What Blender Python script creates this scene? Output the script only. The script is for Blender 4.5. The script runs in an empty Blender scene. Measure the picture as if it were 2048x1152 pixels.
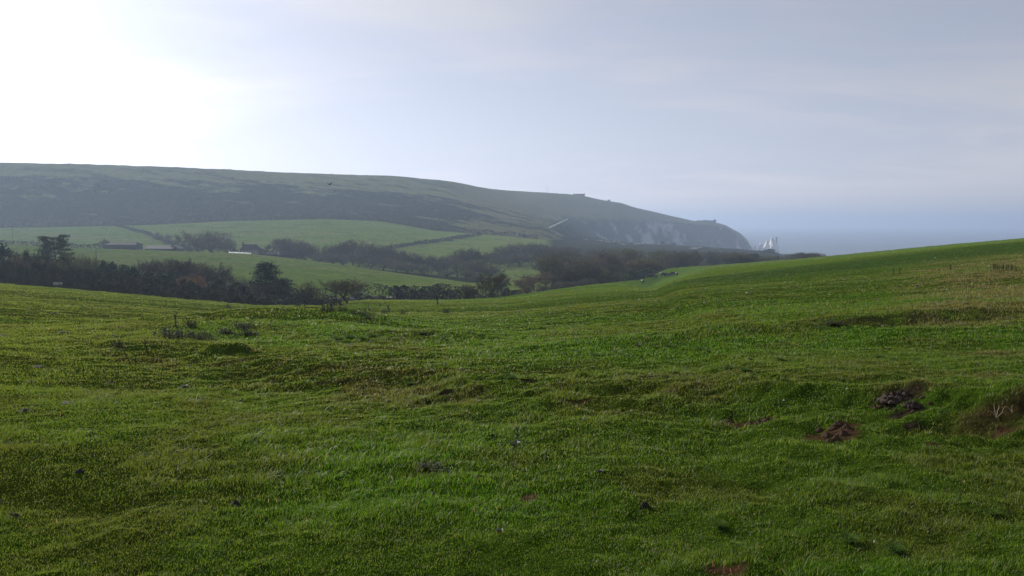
EXPO = 0.45; SUN_E = 5.0; SKY_S = 0.08; DUST = 1.0; CLOUD_G = 1.0
CLOUD_P = 0.64; CLOUD_K = 2.1; SKY_V = 0.79; CLOUD_LOC = (4.2, 1.7, 0)
HAZE_C = (0.45, 0.575, 0.82, 1); HAZE_D = 0.00024; HAZE_G = 0.35
GRASS_SCALE = 1.15
import bpy, math, random
import numpy as np
from mathutils import Vector, Matrix
SC = bpy.context.scene
COL = SC.collection
random.seed(11)
RNG = np.random.default_rng(11)

# ------------------------------------------------------------------ camera model
F, CX, CY, HY = 1600.0, 1024.0, 576.0, 447.0
PITCH = math.atan((CY - HY) / F)
cP, sP = math.cos(PITCH), math.sin(PITCH)
SEA = -78.0

def ray(px, py):
    x = (px - CX) / F; y = -(py - CY) / F
    yw = cP + sP * y
    return x / yw, (-sP + cP * y) / yw

def pt(px, py, Y):
    a, b = ray(px, py)
    return a * Y, Y, b * Y

# ------------------------------------------------------------------ numpy noise
def _hash(ix, iy, seed):
    h = (ix.astype(np.int64) * 374761393 + iy.astype(np.int64) * 668265263 + seed * 1442695041) & 0xFFFFFFFF
    h = ((h ^ (h >> 13)) * 1274126177) & 0xFFFFFFFF
    h = h ^ (h >> 16)
    return (h & 0xFFFFFF) / float(0xFFFFFF)

def vnoise(x, y, seed=0):
    x = np.asarray(x, float); y = np.asarray(y, float)
    ix = np.floor(x); iy = np.floor(y)
    fx = x - ix; fy = y - iy
    fx = fx * fx * (3 - 2 * fx); fy = fy * fy * (3 - 2 * fy)
    a = _hash(ix, iy, seed); b = _hash(ix + 1, iy, seed)
    c = _hash(ix, iy + 1, seed); d = _hash(ix + 1, iy + 1, seed)
    return (a * (1 - fx) + b * fx) * (1 - fy) + (c * (1 - fx) + d * fx) * fy

def fbm(x, y, octv=4, seed=0, gain=0.5):
    s = 0; a = 1; t = 0
    for i in range(octv):
        s = s + a * vnoise(x * 2 ** i + 17.3 * i, y * 2 ** i - 9.1 * i, seed + i)
        t += a; a *= gain
    return s / t

def sstep(a, b, x):
    t = np.clip((x - a) / (b - a), 0, 1)
    return t * t * (3 - 2 * t)

# ------------------------------------------------------------------ terrain
W = 6.0
NG = 760
GMAX = 1.0
GG = np.linspace(-GMAX, GMAX, NG)

def line(*st, smooth=5):
    """stations (px, py, Y) or (px, 'z', Z, Y) -> Y(g), Z(g)"""
    g = []; yy = []; zz = []
    for q in st:
        if len(q) == 4:
            a, _ = ray(q[0], 520); Y = q[3]; X = a * Y; Z = q[2]
        else:
            X, Y, Z = pt(*q)
        g.append(X / (Y + W)); yy.append(Y); zz.append(Z)
    o = np.argsort(g); g = np.array(g)[o]; yy = np.array(yy)[o]; zz = np.array(zz)[o]
    Yc = np.interp(GG, g, yy); Zc = np.interp(GG, g, zz)
    if smooth:
        k = np.hanning(2 * smooth + 3)[1:-1]; k /= k.sum()
        pad = lambda v: np.concatenate([np.full(smooth, v[0]), v, np.full(smooth, v[-1])])
        Yc = np.convolve(pad(Yc), k, 'valid'); Zc = np.convolve(pad(Zc), k, 'valid')
    return Yc, Zc

EDGE = line((-500, 545, 112), (-200, 555, 112), (0, 567, 110), (200, 583, 110), (400, 600, 105), (500, 609, 100), (640, 611, 112),
            (720, 600, 128), (900, 599, 142), (1000, 594, 155), (1050, 588, 165), (1100, 580, 185), (1200, 567.5, 225),
            (1270, 560.5, 262), (1303, 555, 285), (1322, 541, 325), (1345, 536, 345), (1450, 529, 360), (1600, 517, 350),
            (1660, 511.5, 345), (1800, 498, 325), (1900, 488.5, 300), (2048, 476, 270), (2400, 446, 245), smooth=4)
EY, EZ = EDGE
def rel(dy, dz_or_z, absolute=False):
    st = np.interp(GG, [-1, 1], [0, 0])
    return EY + dy, (st + dz_or_z if absolute else EZ + dz_or_z)

L1 = (EY + 22, np.minimum(EZ - 3.6, -10))
BOT = line((-500, 'z', -17.5, 205), (0, 'z', -18, 205), (480, 'z', -18, 208), (600, 582, 212), (700, 583, 208), (950, 581, 215), (1000, 'z', -20, 225),
           (1100, 'z', -22, 260), (1200, 'z', -24, 310), (1300, 'z', -25, 390), (1500, 'z', -25, 440), (1700, 'z', -26, 430), (2400, 'z', -24, 360))
CRE = line((-500, 478, 450), (0, 488, 430), (140, 496, 425), (300, 500.5, 420), (480, 507, 410), (560, 514, 396), (640, 525, 380), (720, 536, 360), (800, 549, 340),
           (940, 569, 300), (1000, 'z', -23, 300), (1080, 'z', -24.5, 330), (1200, 'z', -26.5, 420), (1300, 'z', -27, 500), (1500, 'z', -29, 540),
           (1650, 'z', -29, 520), (2400, 'z', -27, 450), smooth=3)
DIP = line((-500, 'z', -13, 500), (0, 'z', -14.5, 480), (300, 'z', -17.5, 470), (480, 'z', -19.5, 462), (640, 'z', -22.5, 440), (800, 'z', -24.5, 410),
           (940, 'z', -26.5, 390), (1080, 'z', -27, 430), (1200, 'z', -28, 560), (1300, 'z', -29, 680), (1500, 'z', -31, 720), (1600, 'z', -32, 640), (1750, 'z', -36, 560), (2400, 'z', -40, 520))
FOOT = line((-500, 458, 720), (0, 455.5, 720), (150, 453, 730), (300, 449.5, 750), (470, 441.5, 780), (650, 437.5, 800), (760, 442, 810), (870, 461, 800),
            (1000, 471, 790), (1080, 478, 800), (1200, 483, 1080), (1300, 488.5, 1220), (1400, 492.5, 1330), (1500, 500, 1420), (1550, 504, 1380),
            (1600, 'z', -62, 1250), (1700, 'z', -78, 1100), (2400, 'z', -80, 1000))
MID = line((-500, 405, 800), (0, 405, 795), (300, 405, 830), (600, 408, 890), (800, 415, 930), (900, 428, 930), (1000, 445, 950), (1090, 451, 1000), (1140, 457, 1180),
           (1200, 474, 1480), (1250, 'z', -50, 1750), (1300, 'z', -70, 1940), (1400, 'z', -80, 2145), (1450, 'z', -80, 2255), (1500, 'z', -80, 2310), (1600, 'z', -80, 2200), (2400, 'z', -80, 2000))
SHO = line((-500, 350, 860), (0, 350, 865), (150, 350, 880), (300, 354, 920), (600, 366, 1000), (800, 377, 1060), (900, 389, 1110), (1000, 408, 1200), (1060, 420, 1260), (1100, 432, 1330), (1140, 442, 1480),
           (1200, 447, 1640), (1250, 447, 1860), (1300, 447, 1985), (1390, 450, 2165), (1450, 456, 2275), (1480, 474, 2318), (1503, 'z', -74, 2325), (1512, 'z', -80, 2325), (2400, 'z', -80, 2325), smooth=3)
CRE2 = line((-500, 321, 950), (0, 325.5, 950), (160, 328.5, 975), (330, 334, 1020), (455, 339.5, 1060), (463, 338.5, 1062), (471, 340, 1064), (600, 346.5, 1120), (790, 352.5, 1210), (830, 356, 1240), (900, 362.5, 1290), (980, 378, 1450),
            (1000, 380, 1500), (1140, 388.5, 1720), (1170, 392.5, 1780), (1215, 402, 1850), (1240, 405, 1890), (1252, 409, 1910), (1265, 414, 1930), (1300, 421.5, 2030), (1330, 429, 2090), (1390, 442, 2200), (1428, 444, 2260),
            (1450, 450, 2300), (1480, 466, 2330), (1495, 480, 2340), (1503, 497, 2345), (1512, 'z', -80, 2345), (2400, 'z', -80, 2345), smooth=1)
BK1 = (CRE2[0] + 90, np.maximum(CRE2[1] - 6, -80))
BK2 = (CRE2[0] + 600, np.full(NG, -80.0))
LINES = [EDGE, L1, BOT, CRE, DIP, FOOT, MID, SHO, CRE2, BK1, BK2]
NROW = [14, 12, 26, 12, 44, 40, 40, 40, 8, 8]
# small wobble of the ridges: real skylines are never perfectly smooth
LINES[8] = (CRE2[0], CRE2[1] + 1.1 * (fbm(GG * 90, GG * 0 + 3, 4, 5) - 0.5) * (CRE2[1] > -70))
LINES[3] = (CRE[0], CRE[1] + 0.5 * (fbm(GG * 60, GG * 0 + 7, 3, 6) - 0.5))

near_fixed = np.concatenate([np.arange(-12, 2, 1.0), np.arange(2, 12, 0.075), 12 * np.cumprod(np.full(252, 1.0064))])
near_fixed = near_fixed[near_fixed < 60]
NN = len(near_fixed)
NEXT = 90
K = (EZ + 1.65) / EY

def near_base(X, Y):
    g = X / (np.maximum(Y, -3) + W)
    k = np.interp(g, GG, K)
    z = -1.65 + k * np.where(Y > 0, Y, Y * 0.3)
    # low grassy mound left of the middle
    def bump(cx, cy, rx, ry, h, rot=0):
        c, s = math.cos(rot), math.sin(rot)
        u = ((X - cx) * c + (Y - cy) * s) / rx; v = (-(X - cx) * s + (Y - cy) * c) / ry
        return h * np.exp(-(u * u + v * v))
    z = z + bump(-9.8, 34, 4.6, 8, 0.92, -0.15) + bump(-6.8, 29, 4.5, 4.5, 0.35)
    z = z + bump(-7.05, 18.9, 0.40, 0.5, 0.13) + bump(-6.62, 19.3, 0.36, 0.5, 0.20)       # grassy hummock
    # low bank that runs from the left down to the right
    d = ((X + 8.0) * 11.0 + (Y - 19.0) * 12.4) / math.hypot(11.0, 12.4)
    al = ((X + 8.0) * 12.4 - (Y - 19.0) * 11.0) / math.hypot(11.0, 12.4)
    wv = 0.9 * (fbm(al * 0.25, al * 0 + 1, 3, 8) - 0.5)
    bm = sstep(-7, -1, al) * (1 - sstep(17, 22, al))
    z = z + bm * (0.17 * sstep(-1.0, 0.55, d + wv) - 0.13 * sstep(1.2, 7, d + wv))
    # cut bank near the right edge
    z = z + 0.11 * sstep(-0.16, 0.08, Y - 7.62 - 0.1 * (X - 4.7)) * sstep(4.0, 4.6, X) * (1 - sstep(7.9, 11, Y))
    # lynchet across the right of the field
    yl = 62 + 0.10 * X + 5 * (fbm(X * 0.02, X * 0, 2, 9) - 0.5)
    z = z + sstep(16, 48, X) * 0.75 * (sstep(0, 22, Y - yl) - sstep(40, 120, Y - yl)) 
    # bank further up on the right (dark strip)
    yb = 18.2 - 0.08 * (X - 8)
    z = z + 0.20 * sstep(-0.6, 0.6, Y - yb) * (1 - sstep(1, 8, Y - yb)) * sstep(7, 8.5, X) * (1 - sstep(13.5, 15, X))
    sa = X / np.maximum(Y, 1)
    z = z - 3.3 * np.exp(-((sa - .192) / .038) ** 2) * sstep(60, 225, Y) * (1 - sstep(288, 338, Y))      # hollow where the cattle graze
    # lush mounds in the middle
    z = z + bump(-2.6, 25, 3, 1.6, 0.22) + bump(3.5, 19.0, 4.5, 1.6, 0.20, -0.1) + bump(-0.8, 25.5, 1.6, 1.0, .15)
    # tussocky relief
    fade = sstep(0.5, 4, Y)
    n1 = fbm(X * 0.35, Y * 0.35, 3, 21) - 0.5
    n2 = fbm(X * 1.15 + 3, Y * 1.15, 3, 31) - 0.5
    n3 = fbm(X * 3.6, Y * 3.6, 3, 41) - 0.5
    tus = 0.35 + 0.9 * np.exp(-(d * d) / 4.0) * bm + 0.4 * sstep(0.5, 0.65, fbm(X * .09, Y * .09, 2, 51))
    z = z + fade * (0.11 * n1 + 0.15 * n2 * tus + 0.115 * n3 * tus + 0.05 * (fbm(X * 8, Y * 8, 2, 46) - .5) * tus) * (1 - 0.5 * sstep(40, 100, Y))
    far = sstep(30, 60, Y)
    z = z + far * 0.5 * (fbm(X * 0.05, Y * 0.05, 3, 61) - 0.5)
    return z

rowsY = []; rowsZ = []; rowsL = []
for Yv in near_fixed:
    Yr = np.full(NG, Yv)
    rowsY.append(Yr); rowsL.append(np.full(NG, 0.0))
for i in range(1, NEXT + 1):
    t = (i / NEXT) ** 1.25
    rowsY.append(near_fixed[-1] + (EY - near_fixed[-1]) * t); rowsL.append(np.full(NG, 0.0))
NEARROWS = len(rowsY)
for Yr in rowsY:
    rowsZ.append(near_base(GG * (Yr + W), Yr))
rowsZ[-1] = EZ + 0.25 * (fbm(GG * 150, GG * 0, 3, 71) - 0.5)
for i in range(1, 14):        # ease the last rows into the exact skyline
    w = 1 - i / 14.0
    kk = NEARROWS - 1 - i
    lin = -1.65 + K * rowsY[kk]
    rowsZ[kk] = rowsZ[kk] * (1 - w * w) + (lin + (rowsZ[-1] - EZ)) * w * w

def slopes(Ys, Zs):
    n = len(Ys); m = [None] * n
    d = [(Zs[i + 1] - Zs[i]) / (Ys[i + 1] - Ys[i]) for i in range(n - 1)]
    m[0] = d[0]; m[-1] = d[-1]
    for i in range(1, n - 1):
        same = d[i - 1] * d[i] > 0
        h = 2 * d[i - 1] * d[i] / np.where(np.abs(d[i - 1] + d[i]) < 1e-9, 1e-9, d[i - 1] + d[i])
        m[i] = np.where(same, h, 0)
    return m
LY = [l[0] for l in LINES]; LZ = [l[1] for l in LINES]
for i in range(1, len(LY)):
    LY[i] = np.maximum(LY[i], LY[i - 1] + 4)
MS = slopes(LY, LZ)
for i in range(len(LINES) - 1):
    h = LY[i + 1] - LY[i]
    for j in range(1, NROW[i] + 1):
        t = j / NROW[i]
        t2, t3 = t * t, t ** 3
        Z = (2 * t3 - 3 * t2 + 1) * LZ[i] + (t3 - 2 * t2 + t) * h * MS[i] + (-2 * t3 + 3 * t2) * LZ[i + 1] + (t3 - t2) * h * MS[i + 1]
        Y = LY[i] + h * t
        X = GG * (Y + W)
        env = math.sin(math.pi * t)
        amp = {0: .4, 1: .5, 2: .9, 3: .5, 4: 1.2, 5: 2.6, 6: 2.6, 7: 1.6, 8: 1, 9: 1}[i]
        sc_ = {2: 28., 4: 60., 5: 45., 6: 45., 7: 60.}.get(i, 40.)
        Z = Z + env * amp * 2 * (fbm(X / sc_, Y / sc_, 4, 80 + i) - 0.5) * (Z > -72)
        if i == 2:   # old plough ripples and sheep walks on the meadow
            Z = Z + env * .8 * (fbm(X / 16., Y / 5., 4, 97) - 0.5) * sstep(-95, -70, X)
        rowsY.append(Y); rowsZ.append(Z); rowsL.append(np.full(NG, i + t))
TY = np.array(rowsY); TZ = np.array(rowsZ); TL = np.array(rowsL); TX = GG[None, :] * (TY + W)
# chalk cliff gullies
cl = (TL > 6.0) & (TL < 7.2)
ax, _ = ray(1200, 470)
cliffm = sstep(1190, 1260, TX / TY * F + CX) * (TZ > -79)
TY = TY + cliffm * np.where(cl, np.sin(np.clip((TL - 6.0) / 1.2, 0, 1) * math.pi), 0) * 20 * (fbm(TX * 0.028, TZ * 0.006, 4, 95) - 0.5)
TX = GG[None, :] * (TY + W)
NR = len(TY)

def ground_z(X, Y):
    g = X / (Y + W)
    f = (g + GMAX) / (2 * GMAX) * (NG - 1)
    i = int(min(max(math.floor(f), 0), NG - 2)); f -= i
    return float(np.interp(Y, TY[:, i], TZ[:, i]) * (1 - f) + np.interp(Y, TY[:, i + 1], TZ[:, i + 1]) * f)

def hit(px, py, Y0=2.5, Y1=3000.):
    """first ground point seen along a sight line"""
    a, b = ray(px, py)
    Y = Y0
    while Y < Y1:
        st = max(0.05, Y * 0.006)
        if b * Y <= ground_z(a * Y, Y):
            lo, hi = Y - st, Y
            for _ in range(12):
                m = (lo + hi) / 2
                if b * m <= ground_z(a * m, m): hi = m
                else: lo = m
            return a * hi, hi, ground_z(a * hi, hi)
        Y += st
    return None

def onground(px, Y):
    a, _ = ray(px, 520)
    return a * Y, Y, ground_z(a * Y, Y)

# ------------------------------------------------------------------ mesh helpers
def new_mesh(name, V, Fc, smooth=False):
    me = bpy.data.meshes.new(name)
    V = np.asarray(V, dtype=np.float32)
    if isinstance(Fc, np.ndarray):
        n, k = Fc.shape
        me.vertices.add(len(V)); me.vertices.foreach_set('co', V.ravel())
        me.loops.add(n * k); me.loops.foreach_set('vertex_index', Fc.astype(np.int32).ravel())
        me.polygons.add(n); me.polygons.foreach_set('loop_start', np.arange(0, n * k, k, dtype=np.int32))
        me.update(calc_edges=True)
    else:
        me.from_pydata([tuple(v) for v in V], [], Fc)
    if smooth:
        me.polygons.foreach_set('use_smooth', np.ones(len(me.polygons), dtype=bool))
    me.update()
    return me

def vcol(me, name, C4):
    at = me.color_attributes.new(name, 'FLOAT_COLOR', 'POINT')
    at.data.foreach_set('color', np.asarray(C4, dtype=np.float32).ravel())

def obj(name, me, mat=None, parent=None, loc=None):
    o = bpy.data.objects.new(name, me)
    COL.objects.link(o)
    if mat is not None and me is not None and not me.materials:
        me.materials.append(mat)
    if parent is not None: o.parent = parent
    if loc is not None: o.location = loc
    return o

def tag(o, label, cat, group=None):
    o['label'] = label; o['category'] = cat
    if group: o['group'] = group
    return o

def empty(name, loc, rz=0, scale=1):
    o = bpy.data.objects.new(name, None); COL.objects.link(o)
    o.location = loc; o.rotation_euler = (0, 0, rz)
    o.scale = (scale, scale, scale) if not hasattr(scale, '__len__') else scale
    o.empty_display_size = 0.2
    return o

class MB:
    def __init__(s): s.v = []; s.f = []
    def add(s, V, Fc):
        b = len(s.v); s.v.extend([tuple(q) for q in V]); s.f.extend([tuple(i + b for i in q) for q in Fc])
    def box(s, x0, x1, y0, y1, z0, z1):
        s.add([(x0, y0, z0), (x1, y0, z0), (x1, y1, z0), (x0, y1, z0), (x0, y0, z1), (x1, y0, z1), (x1, y1, z1), (x0, y1, z1)],
              [(0, 3, 2, 1), (4, 5, 6, 7), (0, 1, 5, 4), (1, 2, 6, 5), (2, 3, 7, 6), (3, 0, 4, 7)])
    def tube(s, pts, rads, n=6, cap=True):
        pts = [Vector(p) for p in pts]; V = []; Fc = []
        for i, p in enumerate(pts):
            d = (pts[min(i + 1, len(pts) - 1)] - pts[max(i - 1, 0)])
            if d.length < 1e-6: d = Vector((0, 0, 1))
            d.normalize()
            u = d.cross(Vector((0.3, 0.9, 0.1)));
            if u.length < 1e-3: u = d.cross(Vector((1, 0, 0)))
            u.normalize(); w = d.cross(u)
            for k in range(n):
                a = 2 * math.pi * k / n
                V.append(p + (u * math.cos(a) + w * math.sin(a)) * rads[i])
        for i in range(len(pts) - 1):
            for k in range(n):
                Fc.append((i * n + k, i * n + (k + 1) % n, (i + 1) * n + (k + 1) % n, (i + 1) * n + k))
        if cap:
            Fc.append(tuple(range(n - 1, -1, -1))); Fc.append(tuple((len(pts) - 1) * n + k for k in range(n)))
        s.add(V, Fc)
    def mesh(s, name, smooth=False): return new_mesh(name, s.v, s.f, smooth)

# ------------------------------------------------------------------ materials
MATS = {}
def mat(name, build):
    if name in MATS: return MATS[name]
    m = bpy.data.materials.new(name); m.use_nodes = True
    nt = m.node_tree; nt.nodes.clear()
    out = nt.nodes.new('ShaderNodeOutputMaterial')
    def N(t, **kw):
        n = nt.nodes.new('ShaderNode' + t)
        for k, v in kw.items():
            if k in n.inputs: n.inputs[k].default_value = v
            else: setattr(n, k, v)
        return n
    L = nt.links.new
    sh = build(N, L)
    L(sh, out.inputs['Surface'])
    MATS[name] = m
    return m

def rgba(c): return (c[0], c[1], c[2], 1)

def noisy(name, c0, c1, scale=3.0, rough=0.9, bump=0.0, coord='Object', stretch=(1, 1, 1), detail=5, transl=0.0, rand=0.0, lo=.3, hi=.7):
    def b(N, L):
        tc = N('TexCoord'); mp = N('Mapping'); mp.inputs['Scale'].default_value = stretch
        L(tc.outputs[coord], mp.inputs['Vector'])
        n = N('TexNoise', Scale=scale, Detail=detail, Roughness=0.6)
        L(mp.outputs[0], n.inputs['Vector'])
        r = N('ValToRGB'); r.color_ramp.elements[0].color = rgba(c0); r.color_ramp.elements[1].color = rgba(c1)
        r.color_ramp.elements[0].position = lo; r.color_ramp.elements[1].position = hi
        L(n.outputs['Fac'], r.inputs['Fac'])
        col = r.outputs['Color']
        if rand:
            oi = N('ObjectInfo'); mr = N('MapRange'); mr.inputs['To Min'].default_value = 1 - rand; mr.inputs['To Max'].default_value = 1 + rand
            L(oi.outputs['Random'], mr.inputs['Value'])
            hs = N('HueSaturation'); L(mr.outputs[0], hs.inputs['Value']); L(col, hs.inputs['Color'])
            m2 = N('Math', operation='MULTIPLY_ADD'); m2.inputs[1].default_value = 17.3; m2.inputs[2].default_value = 0.31
            fr = N('Math', operation='FRACT'); L(oi.outputs['Random'], m2.inputs[0]); L(m2.outputs[0], fr.inputs[0])
            m3 = N('MapRange'); m3.inputs['To Min'].default_value = 0.5 - rand * .09; m3.inputs['To Max'].default_value = 0.5 + rand * .09
            L(fr.outputs[0], m3.inputs['Value']); L(m3.outputs[0], hs.inputs['Hue'])
            col = hs.outputs['Color']
        p = N('BsdfPrincipled', Roughness=rough); p.inputs['Specular IOR Level'].default_value = 0.25
        L(col, p.inputs['Base Color'])
        if bump:
            bp = N('Bump', Strength=bump); bp.inputs['Distance'].default_value = 0.1
            L(n.outputs['Fac'], bp.inputs['Height']); L(bp.outputs[0], p.inputs['Normal'])
        if transl:
            tr = N('BsdfTranslucent'); L(col, tr.inputs['Color'])
            mx = N('MixShader', Fac=transl); L(p.outputs[0], mx.inputs[1]); L(tr.outputs[0], mx.inputs[2])
            return mx.outputs[0]
        return p.outputs[0]
    return mat(name, b)

def flat(name, c, rough=0.7, metal=0):
    return noisy(name, tuple(v * .85 for v in c), tuple(min(1, v * 1.1) for v in c), scale=4, rough=rough)
# ------------------------------------------------------------------ render, light, sky, air
SUN_AZ, SUN_EL = math.radians(-40), math.radians(25)
SC.render.engine = 'CYCLES'
SC.cycles.use_denoising = True
SC.cycles.denoiser = 'OPENIMAGEDENOISE'
SC.cycles.denoising_input_passes = 'RGB_ALBEDO_NORMAL'
SC.cycles.max_bounces = 8
SC.cycles.diffuse_bounces = 3
SC.cycles.transmission_bounces = 4
SC.cycles.transparent_max_bounces = 8
SC.cycles.volume_bounces = 1
SC.cycles.sample_clamp_indirect = 6
SC.view_settings.view_transform = 'Standard'
SC.view_settings.look = 'None'
SC.view_settings.exposure = EXPO
SC.view_settings.gamma = 1

cam = bpy.data.cameras.new('camera'); co = bpy.data.objects.new('camera', cam); COL.objects.link(co)
cam.sensor_width = 36; cam.lens = 36 * F / 2048; cam.clip_start = 0.1; cam.clip_end = 60000
co.location = (0, 0, 0); co.rotation_euler = (math.pi / 2 - PITCH, 0, 0)
SC.camera = co

sl = bpy.data.lights.new('sun', 'SUN'); so = bpy.data.objects.new('sun', sl); COL.objects.link(so)
sl.energy = SUN_E; sl.angle = math.radians(0.6); sl.color = (1.0, 0.93, 0.80)
sd = Vector((math.sin(SUN_AZ) * math.cos(SUN_EL), math.cos(SUN_AZ) * math.cos(SUN_EL), math.sin(SUN_EL)))
so.rotation_euler = sd.to_track_quat('Z', 'Y').to_euler()
so.location = sd * 500

wd = bpy.data.worlds.new('World'); SC.world = wd; wd.use_nodes = True
nt = wd.node_tree; nt.nodes.clear()
def WN(t, **kw):
    n = nt.nodes.new('ShaderNode' + t)
    for k, v in kw.items():
        if k in n.inputs: n.inputs[k].default_value = v
        else: setattr(n, k, v)
    return n
WL = nt.links.new
wo = nt.nodes.new('ShaderNodeOutputWorld'); bg = WN('Background', Strength=SKY_S)
sky = WN('TexSky'); sky.sky_type = 'NISHITA'; sky.sun_disc = False
sky.sun_elevation = SUN_EL; sky.sun_rotation = SUN_AZ; sky.altitude = 80
sky.air_density = 1.0; sky.dust_density = DUST; sky.ozone_density = 1.3
tc = WN('TexCoord'); sx = WN('SeparateXYZ'); WL(tc.outputs['Generated'], sx.inputs[0])
def wm(op, a, b=None, c=None):
    n = WN('Math', operation=op)
    for i, v in enumerate((a, b, c)):
        if v is None: continue
        if isinstance(v, (int, float)): n.inputs[i].default_value = v
        else: WL(v, n.inputs[i])
    return n.outputs[0]
den = wm('ADD', wm('MAXIMUM', sx.outputs['Z'], 0.0), 0.16)
cxv = WN('CombineXYZ'); WL(wm('DIVIDE', sx.outputs['X'], den), cxv.inputs[0]); WL(wm('DIVIDE', sx.outputs['Y'], den), cxv.inputs[1])
mp = WN('Mapping'); mp.inputs['Location'].default_value = CLOUD_LOC; mp.inputs['Scale'].default_value = (0.55, 0.8, 1); mp.inputs['Rotation'].default_value = (0, 0, 0.35)
WL(cxv.outputs[0], mp.inputs[0])
n1 = WN('TexNoise', Scale=0.8, Detail=7, Roughness=0.52, Distortion=0.5); WL(mp.outputs[0], n1.inputs['Vector'])
mp2 = WN('Mapping'); mp2.inputs['Scale'].default_value = (0.5, 1.6, 1); mp2.inputs['Rotation'].default_value = (0, 0, -0.5); WL(cxv.outputs[0], mp2.inputs[0])
n2 = WN('TexNoise', Scale=2.2, Detail=8, Roughness=0.6, Distortion=0.9); WL(mp2.outputs[0], n2.inputs['Vector'])
cl_ = wm('ADD', wm('MULTIPLY', n1.outputs['Fac'], 0.8), wm('MULTIPLY', n2.outputs['Fac'], 0.2))
mr = WN('MapRange', interpolation_type='SMOOTHSTEP'); mr.inputs['From Min'].default_value = 0.40; mr.inputs['From Max'].default_value = 0.60
mr.inputs['To Min'].default_value = 0.42; mr.inputs['To Max'].default_value = 0.88
WL(cl_, mr.inputs['Value'])
bw0 = WN('RGBToBW'); WL(sky.outputs[0], bw0.inputs[0])
class _O: pass
bw = _O(); bw.outputs = [wm('MULTIPLY', wm('POWER', bw0.outputs[0], CLOUD_P), CLOUD_K)]
ch = WN('VectorMath', operation='DIVIDE'); WL(sky.outputs[0], ch.inputs[0])
cb3 = WN('CombineXYZ'); [WL(bw0.outputs[0], cb3.inputs[i]) for i in range(3)]; WL(cb3.outputs[0], ch.inputs[1])
mt = WN('Mix', data_type='RGBA'); mt.inputs['Factor'].default_value = 0.65; WL(ch.outputs[0], mt.inputs[6]); mt.inputs[7].default_value = (0.80, 0.94, 1.40, 1)
hsv = WN('VectorMath', operation='SCALE'); WL(mt.outputs[2], hsv.inputs[0]); WL(wm('MULTIPLY', bw.outputs[0], SKY_V), hsv.inputs['Scale'])
cg = WN('CombineXYZ')
for i, t in enumerate((1.0, 1.0, 1.08)):
    WL(wm('MULTIPLY', bw.outputs[0], t * CLOUD_G), cg.inputs[i])
mxc = WN('Mix', data_type='RGBA'); WL(mr.outputs[0], mxc.inputs['Factor']); WL(hsv.outputs[0], mxc.inputs[6]); WL(cg.outputs[0], mxc.inputs[7])
WL(mxc.outputs[2], bg.inputs['Color']); WL(bg.outputs[0], wo.inputs['Surface'])

# haze: one closed box of even pale air round everything
hb = MB(); hb.box(-10000, 10000, -400, 14000, -83.0, 90.0)
hm = bpy.data.materials.new('haze_air'); hm.use_nodes = True
hn = hm.node_tree; hn.nodes.clear()
ho = hn.nodes.new('ShaderNodeOutputMaterial'); hv = hn.nodes.new('ShaderNodeVolumePrincipled')
hv.inputs['Color'].default_value = HAZE_C; hv.inputs['Density'].default_value = HAZE_D; hv.inputs['Anisotropy'].default_value = HAZE_G
hn.links.new(hv.outputs[0], ho.inputs['Volume'])
hz = obj('haze', hb.mesh('haze'), hm); hz['kind'] = 'stuff'

# ------------------------------------------------------------------ ground cover colours (what grows where, with some light and shade painted in)
PXV = CX + F * TX / TY
def mixc(a, b, t): return a * (1 - t[..., None]) + np.array(b) * t[..., None]

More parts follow.
